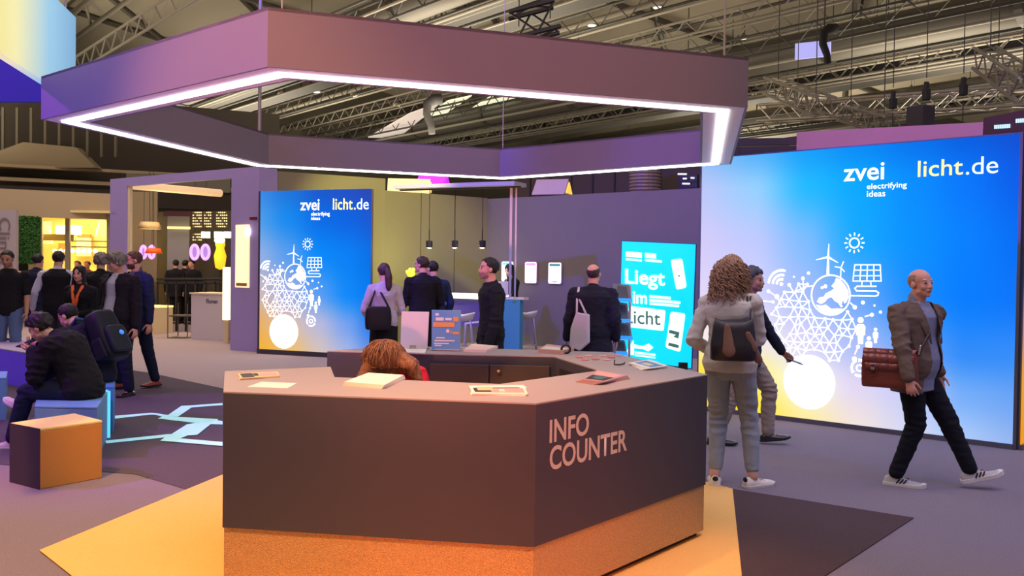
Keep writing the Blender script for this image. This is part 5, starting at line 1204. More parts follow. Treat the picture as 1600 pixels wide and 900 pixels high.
# ---- curly haired woman, from behind
c = G(1131, 758)
blaz = mat('blazer_oat', (214, 206, 198), .85, bump=.25, bscale=200, var=.08, vscale=10, spec=.2)
H_curl = hairmat('curl_brown', (206, 166, 132), (112, 76, 60))
wom = person('curly haired woman in a pale blazer seen from behind looking at her phone', (c.x, c.y, 0), R(-22), 1.765, .006, fem=True, girth=1.06, hip=(.03, 0, .945), chestyaw=R(-6), head=(R(-8), R(14), 0),
    lat=-.05, feet=((-.065, -.02, 0, 0, 12), (.21, .03, 0, 0, -38)), wr=((-.17, .18, 1.02), (.15, .30, 1.24)), hdir=((.5, .6, .1), (-.2, .5, .8)), palm=((0, 0, 1), (-1, 0, .2)), poles=((-.45, -1, -.4), (.35, -.5, -1)), curl=(.5, .8),
    skin='light', hair=None, hairm=H_curl, shoe=mat('sneaker_cream', (236, 226, 214), .55), sole=mat('sole_cream', (228, 216, 204), .6), seed=4.0,
    clothes=[TR(mat('grey_jeans', (158, 164, 172), .9, bump=.3, bscale=220, var=.12, vscale=14, spec=.15), infl=.010, e2=1.15, frac=.84, wr=.008, s0=-.05), dict(k='blazer', m=blaz, infl=.024, s0=-.055, flare=.12, sleeve=.93, e1=.9, e2=1.0, collar=.014, wr=.008)])
for i in (0, 1):        # dark heel tabs
    a = wom['ank'][i]; m = wom['FM'][i]; mb = MB(); mb.ell(a + m @ Vector((0, -.076, -.018)), (.022, .010, .020), m, 12, 8)
    build('heel_tab', mb, M_dark, wom['root'], smooth=True, local=True)
def curls(ctx, n, m, rad, lenr, wave, turns, seed, spreadx=1.0, thick=.006, bottom=-.10):
    rr = random.Random(seed); mb = MB(); Hh = ctx['Hh']
    inner = ctx['shell'](ctx['long_keep'], .010, .006, 20); mb.v += inner.v; mb.f += inner.f; mb.mi += inner.mi
    for k in range(n):
        th = rr.uniform(R(25), R(335)) + R(90) ; ph = rr.uniform(R(-5), R(85)); rx = .085
        s = Vector((math.cos(th) * math.cos(ph) * .088, math.sin(th) * math.cos(ph) * .105 - .012, math.sin(ph) * .098 + .035))
        out = Vector((s.x, s.y, 0)); out = out.normalized() if out.length > .01 else Vector((0, -1, 0))
        L = rr.uniform(*lenr); pts = []; N = 30; ph0 = rr.uniform(0, 6.28); w = wave * rr.uniform(.6, 1.3)
        for i in range(N):
            t = i / (N - 1); p = s + out * (rad * math.sin(min(1, t * 1.8) * PI / 2)) * (.55 + .45 * math.cos(ph)) + Vector((0, 0, -1)) * L * t * t ** .1
            if p.y > .03 and abs(p.x) < .06 and p.z < .07: p.y = .03
            a = ph0 + t * turns * 2 * PI; tv = Vector((-out.y, out.x, 0)); p += (out * math.cos(a) + tv * math.sin(a)) * w * min(1, t * 3) + Vector((0, 0, math.sin(a * .7) * w * .4)); p.x *= spreadx
            pts.append(Hh(*p))
        mb.tube(pts, [thick * (1 - .5 * (i / N)) for i in range(N)], 6)
    return build('hair', mb, m, ctx['root'], smooth=True, local=True)
curls(wom, 430, H_curl, .052, (.17, .34), .019, 4.4, 9, thick=.0046)
# ---- dark haired man walking behind her
c = G(1163, 694)
vest = cloth('quilted_navy', (30, 34, 50)); shirt_b = cloth('shirt_slate', (92, 108, 146))
dman = person('dark haired man in a navy vest walking behind the curly haired woman', (c.x, c.y, 0), R(-98), 1.70, .0065, girth=1.04, hip=(0, 0, .895), lean=.03, chestyaw=R(-22), head=(R(-6), R(0), 0),
    feet=((-.06, .22, .03, 8, 0), (.09, -.28, .0, 0, -6)), wr=((-.10, .38, .82), (.22, -.12, .82)), hdir=((0, .9, -.7), None), palm=((1, 0, -.6), None), poles=((-.3, -1, -.2), None), curl=(.8, .5), thumb=(.8, .4),
    skin='tan', hair='quiff', hairm=hairmat('salt_dark', (52, 50, 56), (90, 88, 94)), beard=B_stub, shoe=M_shoe_blk, seed=5.0,
    clothes=[TR(mat('chino_beige', (158, 142, 130), .9, bump=.2, bscale=200, var=.1, vscale=10), infl=.018, e2=1.2, wr=.010), SH(shirt_b), JK(vest, infl=.022, drop=.01, open=dict(s0=.16, w0=.01, w1=.04, wb=.01))])
# ---- balding man with the tote
bald = person('balding man in a dark suit with a white tote seen from behind', at_px(926, 10.6), R(-10), 1.70, .008, girth=1.16, belly=.02, head=(R(-12), R(-8), 0), wr=((-.30, .08, .84), None), clothes=[TR(M_navy, infl=.02), JK(cloth('suit_dark', (36, 36, 52)), infl=.034, flare=.16, open=None)],
    hair='bald', hairm=hairmat('dark_ring', (70, 56, 54)), skin='pink', shoe=M_shoe_blk, seed=6.0)
# ---- man in black sweater, in profile
prof = person('man in a black sweater standing in profile, looking left past the pendants', at_px(768, 9.7), R(97), 1.745, .008, girth=1.0, chestyaw=R(4), head=(R(4), R(-4), 0), wr=((-.27, .06, .86), (.2, .10, .82)), clothes=[TR(M_blk), SW(cloth('sweater_black', (32, 32, 40)), infl=.024, drop=.01, e2=1.2, wr=.009)],
    hair='short', hairm=H_dark, beard=B_stub, skin='pink', shoe=M_shoe_blk, seed=7.0)
# ---- attendant behind the bar
att = person('dark haired attendant with an orange lanyard behind the bar table', at_px(799, 18.4), R(125), 1.74, .011, fem=True, head=(R(12), R(22), 0), wr=((-.15, .35, 1.12), (.12, .36, 1.1)), clothes=[TR(M_blk), SW(M_blk)], hair='long', hairm=H_dark, skin='light', shoe=M_shoe_blk, seed=8)
# ---- two men by the lit table
m1 = person('man in a black sweater with his back to us, face turned left', at_px(660, 13.5), R(28), 1.80, .0095, girth=1.06, chestyaw=R(0), head=(R(42), R(0), 0), wr=((-.2, .3, 1.05), (.24, .2, 1.0)), clothes=[TR(M_blk), SW(M_blk, infl=.024)], hair='short', hairm=H_brown, skin='pink', shoe=M_shoe_blk, seed=9)
m2 = person('person in a dark blue top standing hidden behind the man in black sweater', at_px(677, 14.2), R(35), 1.74, .0095, girth=1.06, head=(R(20), R(5), 0), clothes=[TR(M_blk), SW(cloth('blue_dark', (40, 50, 78)), infl=.024)], hair='short', hairm=H_dark, skin='pink', shoe=M_shoe_blk, seed=10)
# ---- woman with ponytail
pony = person('woman with a brown ponytail, white top and long black skirt', at_px(600, 12.4), R(12), 1.685, .009, fem=True, girth=1.02, head=(R(18), R(10), 0), wr=((-.24, .2, 1.0), (.2, .24, 1.0)), clothes=[dict(k='skirt', m=M_blk, len=.18), SW(mat('blouse_white', (188, 178, 202), .85, bump=.2, bscale=80, var=.1), infl=.022)],
    hair='ponytail', hairm=hairmat('plum_brown', (84, 56, 62)), skin='light', shoe=M_shoe_blk, seed=11)
# ---- receptionist bent behind the counter
M_red = cloth('red_top', (214, 38, 70))
rec = person('auburn haired woman in a red top bending down behind the counter', tuple(AT(612, 600, 5.98).xy) + (0,), R(172), 1.68, .007, fem=True, hip=(0, -.34, .655), lean=.50, bend=.70, head=(R(12), R(28), R(10)), kneepole=((0, 1, 0), (0, 1, 0)), feet=((-.12, .0, 0, 0, 0), (.12, .0, 0, 0, 0)),
    wr=((-.26, .28, .62), (.26, .26, .64)), clothes=[TR(M_blk), SW(M_red, infl=.016)], hair=None, hairm=H_red, skin='light', shoe=M_shoe_blk, seed=12)
def bent_hair(ctx, n, m, seed):
    rr = random.Random(seed); Hh = ctx['Hh']; HO = ctx['HO']; base = MB()
    base.ell(HO + Vector((0, 0, .01)), (.108, .112, .112), None, 24, 16)
    base.cap(HO + Vector((-.06, .01, .03)), .066, HO + Vector((-.18, .04, -.01)), .052, 14); base.cap(HO + Vector((-.18, .04, -.01)), .052, HO + Vector((-.23, .05, -.09)), .03, 12)
    base.cap(HO + Vector((.06, .03, .0)), .060, HO + Vector((.11, .07, -.10)), .045, 14); base.cap(HO + Vector((.0, -.05, .0)), .07, HO + Vector((.02, -.08, -.12)), .06, 14)
    me = remeshed(base, .006, 3); wrinkle(me, .015, (48, 48, 10), seed)
    mb = MB(); mb.v = [v.co.copy() for v in me.vertices]; mb.f = [list(p.vertices) for p in me.polygons]; mb.mi = [0] * len(mb.f)
    for k in range(n):
        th = rr.uniform(0, 2 * PI); c = HO + Vector((rr.uniform(-.02, .02), rr.uniform(-.03, .03), .02))
        out = Vector((math.cos(th), math.sin(th), 0)); L = rr.uniform(.16, .30); pts = []; a0 = rr.uniform(0, 6); sw = rr.uniform(-.5, .5); rr0 = rr.uniform(.108, .122)
        for i in range(14):
            t = i / 13; a = min(PI * .62, t * L / rr0 * 1.1); d = Matrix.Rotation(sw * t, 3, 'Z') @ out
            p = c + d * (math.sin(a) * rr0) + Vector((0, 0, math.cos(a) * rr0))
            w = .004 + .006 * t; pts.append(p + Vector((math.sin(a0 + i * .7) * w, math.cos(a0 + i * .6) * w, 0)))
        mb.tube(pts, [.0034 * (1 - .04 * i) for i in range(14)], 5)
    return build('hair', mb, m, ctx['root'], smooth=True, local=True)
bent_hair(rec, 520, H_red, 3)
# ---- seated pair on the left
sit1 = person('seated man in a black jacket bent over his phone on the blue seat', at_px(130, 8.25)[:2] + (0,), R(86), 1.76, .008, girth=1.08, hip=(0, 0, .52), lean=.22, bend=.55, neckf=.012, head=(R(4), R(34), 0), feet=((-.14, .56, .0, 0, 8), (.10, .62, .30, 20, -20)), kneepole=((-.1, .6, 1), (.3, .2, 1)),
    wr=((-.10, .40, .86), (.06, .42, .90)), hdir=((.2, 1, .15), (-.2, 1, .1)), palm=((.3, 0, 1), (-.4, 0, .8)), poles=((-.5, -.4, -1), (.5, -.4, -1)), curl=(.9, .7), clothes=[TR(M_jeans, infl=.018), SW(M_blk, infl=.036, drop=.0, wr=.014, e1=1, e2=.9)],
    hair='quiff', hairm=H_dark, skin='light', shoe=mat('sneaker_offwhite', (210, 198, 192), .6), sole=M_sole_w, seed=13)
sit2 = person('seated man wearing a black backpack beside the phone reader', at_px(152, 9.3)[:2] + (0,), R(72), 1.76, .009, girth=1.06, hip=(0, 0, .53), lean=.2, bend=.5, head=(R(10), R(32), 0), feet=((-.14, .55, 0, 0, 8), (.14, .55, 0, 0, -8)), kneepole=((-.1, .6, 1), (.1, .6, 1)),
    wr=((-.10, .38, .8), (.10, .38, .8)), clothes=[TR(M_blk, infl=.018), SW(cloth('jacket_deep', (30, 32, 52)), infl=.032)], hair='short', hairm=H_dark, skin='light', shoe=M_shoe_blk, seed=14)
# ---- visitors at the left
tee = person('man in black T-shirt and blue jeans at the left picture edge', at_px(13, 13.7), R(198), 1.81, .010, girth=1.04, head=(R(-10), R(14), 0), wr=((-.26, .12, .90), (.28, .1, .92)), feet=((-.12, .1, 0, 0, 5), (.12, -.12, 0, 0, -5)), clothes=[TR(M_bluejeans, infl=.02), SW(M_blk, sleeve=.42, infl=.02)], hair='short', hairm=H_dark, beard=B_stub, skin='tan', shoe=M_shoe_w, sole=M_sole_w, seed=15)
person('man in a dark suit walking away in front of the green wall', at_px(57, 16.0), R(-8), 1.79, .012, clothes=[TR(M_navy), JK(cloth('suit_navy', (36, 34, 58)), open=None)], hair='short', hairm=H_dark, shoe=M_shoe_blk, feet=((-.1, .2, 0, 0, 0), (.1, -.25, 0, 0, 0)), seed=16)
person('man in a black vest with white sleeves walking away', at_px(90, 14.3), R(12), 1.82, .011, girth=1.1, wr=((-.36, .02, .92), None), clothes=[TR(cloth('grey_trousers', (64, 58, 62))), dict(k='shirt', m=M_wshirt, infl=.016, sleeve=.97, collar=.015), dict(k='vest', m=M_blk, infl=.026, sleeve=0, collar=.005)], hair='short', hairm=H_dark, shoe=M_shoe_blk, feet=((-.1, .2, 0, 0, 0), (.1, -.2, 0, 0, 0)), seed=17)
lan = person('dark haired woman in black with an orange lanyard facing us', at_px(126, 12.2), R(176), 1.60, .009, fem=True, wr=((-.12, .24, .98), (.10, .26, .96)), hdir=((1, .5, 0), (-1, .5, 0)), clothes=[TR(M_blk), SW(M_blk, infl=.026)], hair='long', hairm=H_dark, skin='pink', shoe=M_shoe_blk, seed=18)
person('grey haired man in a dark coat behind the man with the white shirt', at_px(157, 14.2), R(20), 1.79, .011, clothes=[TR(M_blk), JK(M_blk, open=None)], hair='full', hairm=H_grey, shoe=M_shoe_blk, seed=19)
ws = person('stout grey haired man in a white shirt under a black jacket', at_px(188, 11.5), R(158), 1.775, .0085, girth=1.18, belly=.035, head=(R(-38), R(16), 0), wr=((-.30, .06, .84), (.27, .02, .84)), feet=((-.1, -.05, 0, 0, 8), (.1, .1, 0, 0, -8)), clothes=[TR(M_navy, infl=.018), SH(M_wshirt, infl=.006), JK(cloth('jacket_plum', (40, 32, 44)), infl=.034, open=dict(s0=.02, w0=.055, w1=.04, wb=.08))],
    hair='full', hairm=H_grey, skin='pink', shoe=M_shoe_blk, seed=20)
brd = person('bearded man in a navy suit walking beside the white shirted man', at_px(214, 12.25), R(148), 1.80, .0085, girth=1.05, head=(R(-22), R(6), 0), wr=((-.28, .02, .84), (.24, .16, .86)), feet=((-.1, -.22, .0, 0, 0), (.1, .2, .0, 0, 0)), clothes=[TR(M_navy, infl=.016), SH(cloth('shirt_mauve', (110, 90, 110))), JK(cloth('suit_blue', (40, 44, 84)), infl=.028, open=dict(s0=.1, w0=.02, w1=.04, wb=.04))],
    hair='short', hairm=hairmat('copper', (110, 66, 46)), beard=B_red, skin='pink', shoe=mat('shoe_red', (150, 60, 62), .5), seed=21)
for x, Y, yw, l in ((274, 26.0, 10, 'leftmost dark silhouette of three visitors beyond the booth railing'), (288, 26.2, -20, 'middle dark silhouette of three visitors beyond the booth railing'), (300, 25.9, 160, 'rightmost dark silhouette of three visitors beyond the booth railing')):
    person(l, at_px(x, Y), R(yw), 1.78, .016, clothes=[TR(M_blk), JK(M_blk, open=None)], hair='short', hairm=H_dark, shoe=M_shoe_blk, eyes=False, seed=x, group='silhouettes beyond the booth railing')
for x, Y, l in ((122, 25.8, 'tiny visitor in the yellow shop left of the other'), (137, 26.3, 'tiny visitor in the yellow shop nearer the portal')):
    person(l, at_px(x, Y), R(170), 1.72, .018, clothes=[TR(M_blk), SW(cloth('shop_red', (120, 60, 50)))], hair='short', hairm=H_brown, shoe=M_shoe_blk, eyes=False, seed=x)
# ---------------------------------------------------------------- things carried by people
def held(name, label, cat, ctx, p, rz=0.0):
    w = wpt(ctx, p); return thing(name, label, cat, tuple(w), ctx['root'].rotation_euler.z + rz)
def rot_local(t, o): return o
M_leather = mat('leather_oxblood', (132, 58, 50), .35, bump=.3, bscale=60, var=.25, vscale=6, coat=.3)
M_strap = mat('strap_brown', (60, 34, 30), .5); M_metal = mat('metal_clip', (190, 185, 180), .25, .9)
b = held('leather_bag', 'red-brown leather messenger bag held at the striding man\'s hip', 'bag', man, (.235, -.20, .775), R(-14))
def rbox(mb, c, d, rr_=.2, n=6):       # pillow-like box
    rings = []
    for z, k in ((-.5, .86), (-.46, .96), (-.3, 1), (0, 1.02), (.3, .98), (.44, .9), (.5, .72)):
        ring = []
        for q in range(24):
            a = 2 * PI * q / 24; x = math.copysign(abs(math.cos(a)) ** rr_, math.cos(a)); y = math.copysign(abs(math.sin(a)) ** rr_, math.sin(a)); ring.append(Vector(c) + Vector((x * d[0] / 2 * k, y * d[1] / 2 * (1 - (1 - k) * .4), z * d[2])))
        rings.append(ring)
    mb.ringloft(rings); return mb
mb = MB(); rbox(mb, (0, 0, .13), (.085, .40, .27), .35); build('bag_body', mb, M_leather, b, smooth=True, local=True)
mb = MB()
fl = [[Vector((x, y * (1 - .04 * i), z)) for y in (-.205, -.1, 0, .1, .205)] for i, (x, z) in enumerate(((-.045, .24), (-.02, .285), (.02, .287), (.05, .25), (.056, .18), (.052, .13)))]
for i in range(5):
    for j in range(4): mb.add([fl[i][j], fl[i + 1][j], fl[i + 1][j + 1], fl[i][j + 1]], [[0, 1, 2, 3]])
o = build('flap', mb, mat('leather_flap', (146, 70, 60), .3, bump=.2, bscale=50, var=.2, coat=.3), b, smooth=True, local=True, solid=.006, fix=False)
for y in (-.11, .11):
    mb = MB(); mb.box((.062, y, .13), (.006, .022, .07)); st = build('buckle_strap', mb, M_strap, b, local=True); mb = MB(); mb.box((.067, y, .14), (.006, .028, .022)); build('buckle', mb, M_metal, st, local=True)
inv_ = wm(b).inverted(); shp = inv_ @ wpt(man, man['sh'][1] + Vector((-.06, -.02, .06))); shf = inv_ @ wpt(man, man['sp'] + man['sm'] @ Vector((.05, .175, -.16)))
mb = MB(); mb.tube([(0, .20, .25), (-.02, .22, .32), shf.lerp(Vector((-.02, .22, .32)), .4), shf, shp], .011, 8); build('shoulder_strap', mb, M_strap, b, smooth=True, local=True)
mb = MB(); mb.cap((0, .20, .26), .012, (-.01, .21, .32), .010, 8); build('clip', mb, M_metal, b, smooth=True, local=True)

M_bagd = mat('bag_dark', (40, 34, 46), .4, bump=.15, bscale=40, coat=.2); M_tan = MATS.get('scarf') or mat('scarf', (150, 108, 92), .35, bump=.3, bscale=30, var=.3)
b = held('handbag', 'dark glossy tote bag hanging from the curly haired woman\'s shoulder', 'bag', wom, (.085, -.225, .975), R(14))
mb = MB(); rings = []
for z, w, d in ((0, .14, .045), (.01, .165, .06), (.12, .165, .062), (.22, .15, .05), (.28, .14, .035), (.285, .132, .028)):
    rings.append([Vector((math.copysign(abs(math.cos(2 * PI * q / 24)) ** .5, math.cos(2 * PI * q / 24)) * w, math.copysign(abs(math.sin(2 * PI * q / 24)) ** .5, math.sin(2 * PI * q / 24)) * d, z + (.03 * math.cos(2 * PI * q / 24) ** 2 if z > .2 else 0))) for q in range(24)])
mb.ringloft(rings); build('bag_body', mb, M_bagd, b, smooth=True, local=True)
mb = MB()
mb.cap((-.05, -.05, .25), .022, (-.035, -.056, .08), .052, 12, .3)
build('scarf', mb, M_tan, b, smooth=True, local=True)
mb = MB(); mb.cap((.13, .0, .10), .04, (.185, .01, .01), .03, 12, .5); mb.cap((.10, -.05, .2), .02, (.14, -.04, .1), .035, 12, .4); build('scarf', mb, M_tan, b, smooth=True, local=True)
inv_ = wm(b).inverted(); s_ = inv_ @ wpt(wom, wom['sh'][1] + Vector((-.03, -.045, .045)))
for dx, dy in ((-.02, -.035), (.02, -.04)):
    mb = MB(); mb.tube([(-.09 + dx, dy, .26), s_ + Vector((dx * .6 - .004, -.03, -.16)), s_ + Vector((dx * .6, .0, .0)), s_ + Vector((dx * .6, .09, -.04))], .0075, 8); build('strap', mb, M_bagd, b, smooth=True, local=True)
def phone(ctx, i, label, off, rot, case=(30, 30, 36), lit=(120, 140, 170)):
    w = wpt(ctx, ctx['hand'][i] + Vector(off)); t = thing('smartphone', label, 'phone', tuple(w), 0); m = Matrix.Rotation(ctx['root'].rotation_euler.z, 3, 'Z') @ Euler([R(v) for v in rot]).to_matrix()
    mb = MB(); mb.box((0, 0, 0), (.075, .152, .009)); mb.v = [m @ v for v in mb.v]; build('case', mb, mat('phone_case_%d' % case[0], case, .3), t, local=True, bevel=.003)
    mb = MB(); mb.box((0, 0, .005), (.069, .146, .001)); mb.v = [m @ v for v in mb.v]; build('display', mb, mat('phone_screen', (30, 34, 44), .15, emit=lit, estr=.35), t, local=True)
    return t
phone(wom, 1, 'phone raised in the curly haired woman\'s right hand', (-.03, .02, .02), (62, 0, -20))
phone(dman, 0, 'dark phone held low by the man in the navy vest', (.0, .05, -.02), (-20, 10, 5), (24, 26, 34), (20, 22, 30))
phone(sit1, 0, 'phone lit in the seated reader\'s hands', (.05, .03, .02), (-25, 10, 0), (60, 64, 80), (190, 210, 255))
# white tote of the balding man
M_tote = mat('tote_white', (206, 196, 206), .85, bump=.3, bscale=25)
b = held('tote_bag', 'white cloth tote hanging from the balding man\'s left shoulder', 'bag', bald, (-.13, -.235, .78), R(-10))
mb = MB(); P_ = [(-.10, 0), (.02, -.045), (.12, .05), (.115, .36), (-.03, .38), (-.085, .2)]; mb.ringloft([[Vector((x, -.035 - .01 * (i % 2), z)) for i, (x, z) in enumerate(P_)], [Vector((x * 1.06, 0, z)) for x, z in P_], [Vector((x, .03, z)) for x, z in P_]])
build('cloth_bag', mb, M_tote, b, smooth=False, local=True, bevel=.012)
inv_ = wm(b).inverted(); s_ = inv_ @ wpt(bald, bald['sh'][0] + Vector((.05, -.05, .065)))
for x in (-.02, .09): mb = MB(); mb.tube([(x, -.03, .36), s_ + Vector((x * .15, -.055, -.10)), s_ + Vector((0, .0, .012))], .012, 8); build('strap', mb, M_tote, b, smooth=True, local=True)
# dark shoulder bag of the ponytail woman
b = held('shoulder_bag', 'big soft black shoulder bag on the back of the ponytail woman', 'bag', pony, (-.06, -.20, .80), R(0))
mb = MB(); rbox(mb, (-.03, 0, .17), (.34, .14, .30), .55); me_ = build('bag_body', mb, cloth('bag_nylon', (34, 30, 42), .5), b, smooth=True, local=True)
inv_ = wm(b).inverted(); s_ = inv_ @ wpt(pony, pony['sh'][0] + Vector((.07, -.03, .045)))
mb = MB(); mb.tube([(.12, -.02, .28), s_.lerp(Vector((.12, 0, .28)), .5) + Vector((0, -.06, 0)), s_, s_ + Vector((-.02, .08, -.05))], .014, 8); mb.tube([(-.17, 0, .26), s_.lerp(Vector((-.17, 0, .26)), .5) + Vector((0, -.05, 0)), s_], .012, 8); build('strap', mb, MATS['cloth_bag_nylon'], b, smooth=True, local=True)
# backpack
p_, m_ = sit2['frame'](.16)
b = held('backpack', 'black backpack with a small cyan badge on the seated man\'s back', 'backpack', sit2, p_ + m_ @ Vector((0, -.24, -.24)), 0)
tm = m_
def bk(c, d, e=.45, mm=None, nm='', par=None):
    mb = MB(); rbox(mb, c, d, e); mb.v = [tm @ v for v in mb.v]; return build(nm, mb, mm, par or b, smooth=True, local=True)
M_bp = cloth('backpack_nylon', (26, 28, 38), .5)
bk((0, 0, .25), (.32, .20, .50), .5, M_bp, 'main_bag'); bk((0, -.115, .17), (.26, .07, .28), .5, cloth('backpack_pocket', (34, 38, 50), .5), 'front_pocket'); bk((-.17, 0, .12), (.05, .13, .2), .6, M_bp, 'side_pocket')
mb = MB(); mb.ell(tm @ Vector((.03, -.155, .22)), (.03, .012, .026), tm, 12, 8); build('badge', mb, mat('badge_cyan', (80, 160, 240), .4, emit=(60, 140, 240), estr=.6), b, smooth=True, local=True)
mb = MB(); mb.tube([tm @ Vector(v) for v in ((-.03, .03, .49), (-.03, .02, .54), (.03, .02, .54), (.03, .03, .49))], .009, 8); build('grab_handle', mb, M_bp, b, smooth=True, local=True)
for sx in (-1, 1): mb = MB(); mb.tube([tm @ Vector(v) for v in ((sx * .09, .08, .46), (sx * .12, .16, .52), (sx * .13, .27, .47), (sx * .15, .33, .3), (sx * .15, .2, .1), (sx * .13, .08, .05))], .018, 8); build('shoulder_strap', mb, cloth('strap_teal', (40, 84, 100)), b, smooth=True, local=True)
# lanyards and badges worn
def lanyard(ctx, m, w, drop, sx=1, tagm=None):
    f, mm = ctx['frame'](.27); y = .135; L = []
    nbp = ctx['nb'];
    for s in (-1, 1):
        pts = [nbp + mm @ Vector((s * .055, -.01, .02)), nbp + mm @ Vector((s * .065, .075, -.02)), f + mm @ Vector((s * .03, y, -.10)), f + mm @ Vector((0, y + .015, -drop))]
        mb = MB(); mb.tube(pts, w, 6); build('lanyard', mb, m, ctx['root'], smooth=True, local=True)
    if tagm: mb = MB(); mb.box(f + mm @ Vector((0, y + .02, -drop - .06)), (.09, .006, .12)); build('badge_card', mb, tagm, ctx['root'], local=True)
M_or = mat('lanyard_orange', (250, 110, 50), .7)
lanyard(lan, M_or, .022, .26, tagm=mat('card_white', (220, 215, 235), .5)); lanyard(att, mat('lanyard_tan', (220, 170, 120), .7), .012, .2, tagm=MATS['card_white']); lanyard(brd, MATS['card_white'], .008, .12)
mb = MB(); c_ = lan['hand'][0]; mb.box(c_ + Vector((.04, .02, .0)), (.14, .10, .01)); mb.v = [wm(lan['root']) @ v for v in mb.v]; tag(build('paper_sheet', mb, MATS['card_white']), 'white paper in the hands of the woman with the orange lanyard', 'paper')
w_ = wpt(tee, tee['hand'][1]); t = thing('camera', 'dark camera held low by the man in the black T-shirt', 'camera', tuple(w_)); mb = MB(); mb.box(w_ + Vector((.02, -.02, -.06)), (.07, .10, .12), .4); build('camera_body', mb, M_dark, t, bevel=.01); mb = MB(); mb.cap(w_ + Vector((.02, -.06, -.04)), .03, w_ + Vector((.05, -.14, -.06)), .028, 12); build('lens', mb, M_dark, t, smooth=True)
mb = MB(); mb.tube([w_ + Vector((0, 0, -.1)), w_ + Vector((.06, -.03, -.4))], .018, 8); build('grip', mb, mat('grip_white', (210, 205, 210), .5), t, smooth=True)

# ---------------------------------------------------------------- on the counter
M_paper = mat('paper_white', (236, 230, 222), .6); M_paper2 = mat('paper_edge', (200, 186, 176), .7)
COVERS = {'pink': (226, 170, 165), 'dark': (52, 44, 44), 'blue': (70, 130, 190), 'sand': (222, 200, 150), 'rose': (188, 146, 152), 'teal': (60, 110, 120), 'white': (235, 228, 222), 'orange': (235, 160, 90)}
def cov(n): return mat('print_' + n, COVERS[n], .4, spec=.5)
def ppoly(pts, z): return [G(x, y, z) for x, y in pts]
def flatpile(name, cat, label, pts, th, m, prints=(), layers=1, z=1.0, group=None, twist=0.0):
    P_ = ppoly(pts, z); c = sum(P_, Vector()) / len(P_); t = thing(name, label, cat, (c.x, c.y, z), 0, group)
    for k in range(layers):
        a = twist * (k - layers / 2) ; q = [c + Matrix.Rotation(a, 3, 'Z') @ (p - c) for p in P_]; z0 = z + th * k / layers + .0002
        mb = MB(); mb.prism([p.xy for p in q], z0, z + th * (k + 1) / layers); build('sheet' if layers > 1 else 'cover', mb, m, t)
    top = [c + Matrix.Rotation(twist * (layers - 1 - layers / 2), 3, 'Z') @ (p - c) for p in P_]
    A, B, C, D = top[:4]
    for i, (u0, v0, u1, v1, pm) in enumerate(prints):
        f = lambda u, v: (A.lerp(B, u)).lerp(D.lerp(C, u), v); mb = MB(); mb.prism([f(u0, v0).xy, f(u1, v0).xy, f(u1, v1).xy, f(u0, v1).xy], z + th + .0003 * (i + 1), z + th + .0003 * (i + 1) + .0004); build('print', mb, cov(pm), t)
    return t
flatpile('paper_stack', 'paper', 'thick stack of white paper in front of the bending woman', [(537, 603), (599, 608), (632, 592), (577, 588)], .022, M_paper, layers=5, twist=.012)
flatpile('paper_sheet', 'paper', 'single white sheet at the counter\'s left end', [(386, 605), (450, 607), (464, 599), (408, 597)], .002, M_paper)
flatpile('magazine', 'magazine', 'glossy dark magazine at the left end of the counter, behind the white sheet', [(376, 594), (437, 590), (434, 583), (371, 586)], .010, cov('sand'), [(.05, .1, .35, .9, 'dark'), (.5, .2, .95, .8, 'pink'), (.36, .3, .48, .8, 'dark')], 3, twist=.03)
flatpile('magazine', 'magazine', 'open magazine with dark cover at the counter\'s front corner', [(738, 618), (824, 619), (819, 605), (733, 606)], .012, M_paper, [(.05, .15, .9, .7, 'dark'), (.35, .1, .95, .6, 'pink'), (.12, .35, .4, .8, 'sand'), (.5, .2, .6, .5, 'white')], 3, twist=.04)
flatpile('brochure_stack', 'brochure', 'fanned stack of pink brochures above the lettering', [(905, 598), (938, 602), (982, 592), (940, 583)], .020, cov('rose'), [(.1, .1, .9, .5, 'dark'), (.1, .55, .9, .9, 'pink'), (.3, .2, .7, .45, 'teal')], 5, twist=.05)
flatpile('brochure_stack', 'brochure', 'stack of pale blue brochures near the counter\'s right corner', [(982, 570), (1010, 579), (1043, 575), (1018, 565)], .014, M_paper, [(.1, .2, .9, .8, 'blue'), (.3, .3, .7, .6, 'sand')], 4, twist=.06)
flatpile('paper_stack', 'paper', 'white paper stack on the back counter beside the blue flyer stand', [(724, 550), (760, 551), (778, 544), (738, 541)], .02, mat('paper_pinkish', (236, 206, 200), .6), layers=3)
flatpile('card_box', 'box', 'low orange-pink stack of cards at the back of the counter', [(840, 551), (880, 554), (897, 548), (855, 543)], .028, mat('cards_salmon', (206, 160, 142), .7), [(.1, .1, .95, .6, 'white')], 3)
flatpile('paper_stack', 'paper', 'flat white papers under the blank sign on the back counter', [(618, 551), (664, 553), (668, 543), (630, 541)], .008, M_paper, layers=2)
rr = random.Random(4)
for k, (x, y) in enumerate(((905, 559), (920, 557), (930, 562), (942, 557), (955, 559), (966, 556), (914, 563), (948, 563))):
    p = G(x, y, 1.0); a = rr.uniform(0, 3); mb = MB(); mb.lathe([(.001, 0), (.028, 0), (.03, .004), (.026, .009), (.001, .01)], p, 14); tag(build('pin_badge', mb, mat('badge_pink_%d' % (k % 2), ((220, 120, 135), (236, 170, 165))[k % 2], .35), smooth=True), 'small pink badge lying among others on the counter\'s back right', 'badge', 'pink badges scattered on the counter')
p = G(884, 553, 1.0); t = thing('tape_roll', 'small dark tape dispenser next to the salmon card stack', 'tape', tuple(p)); mb = MB()
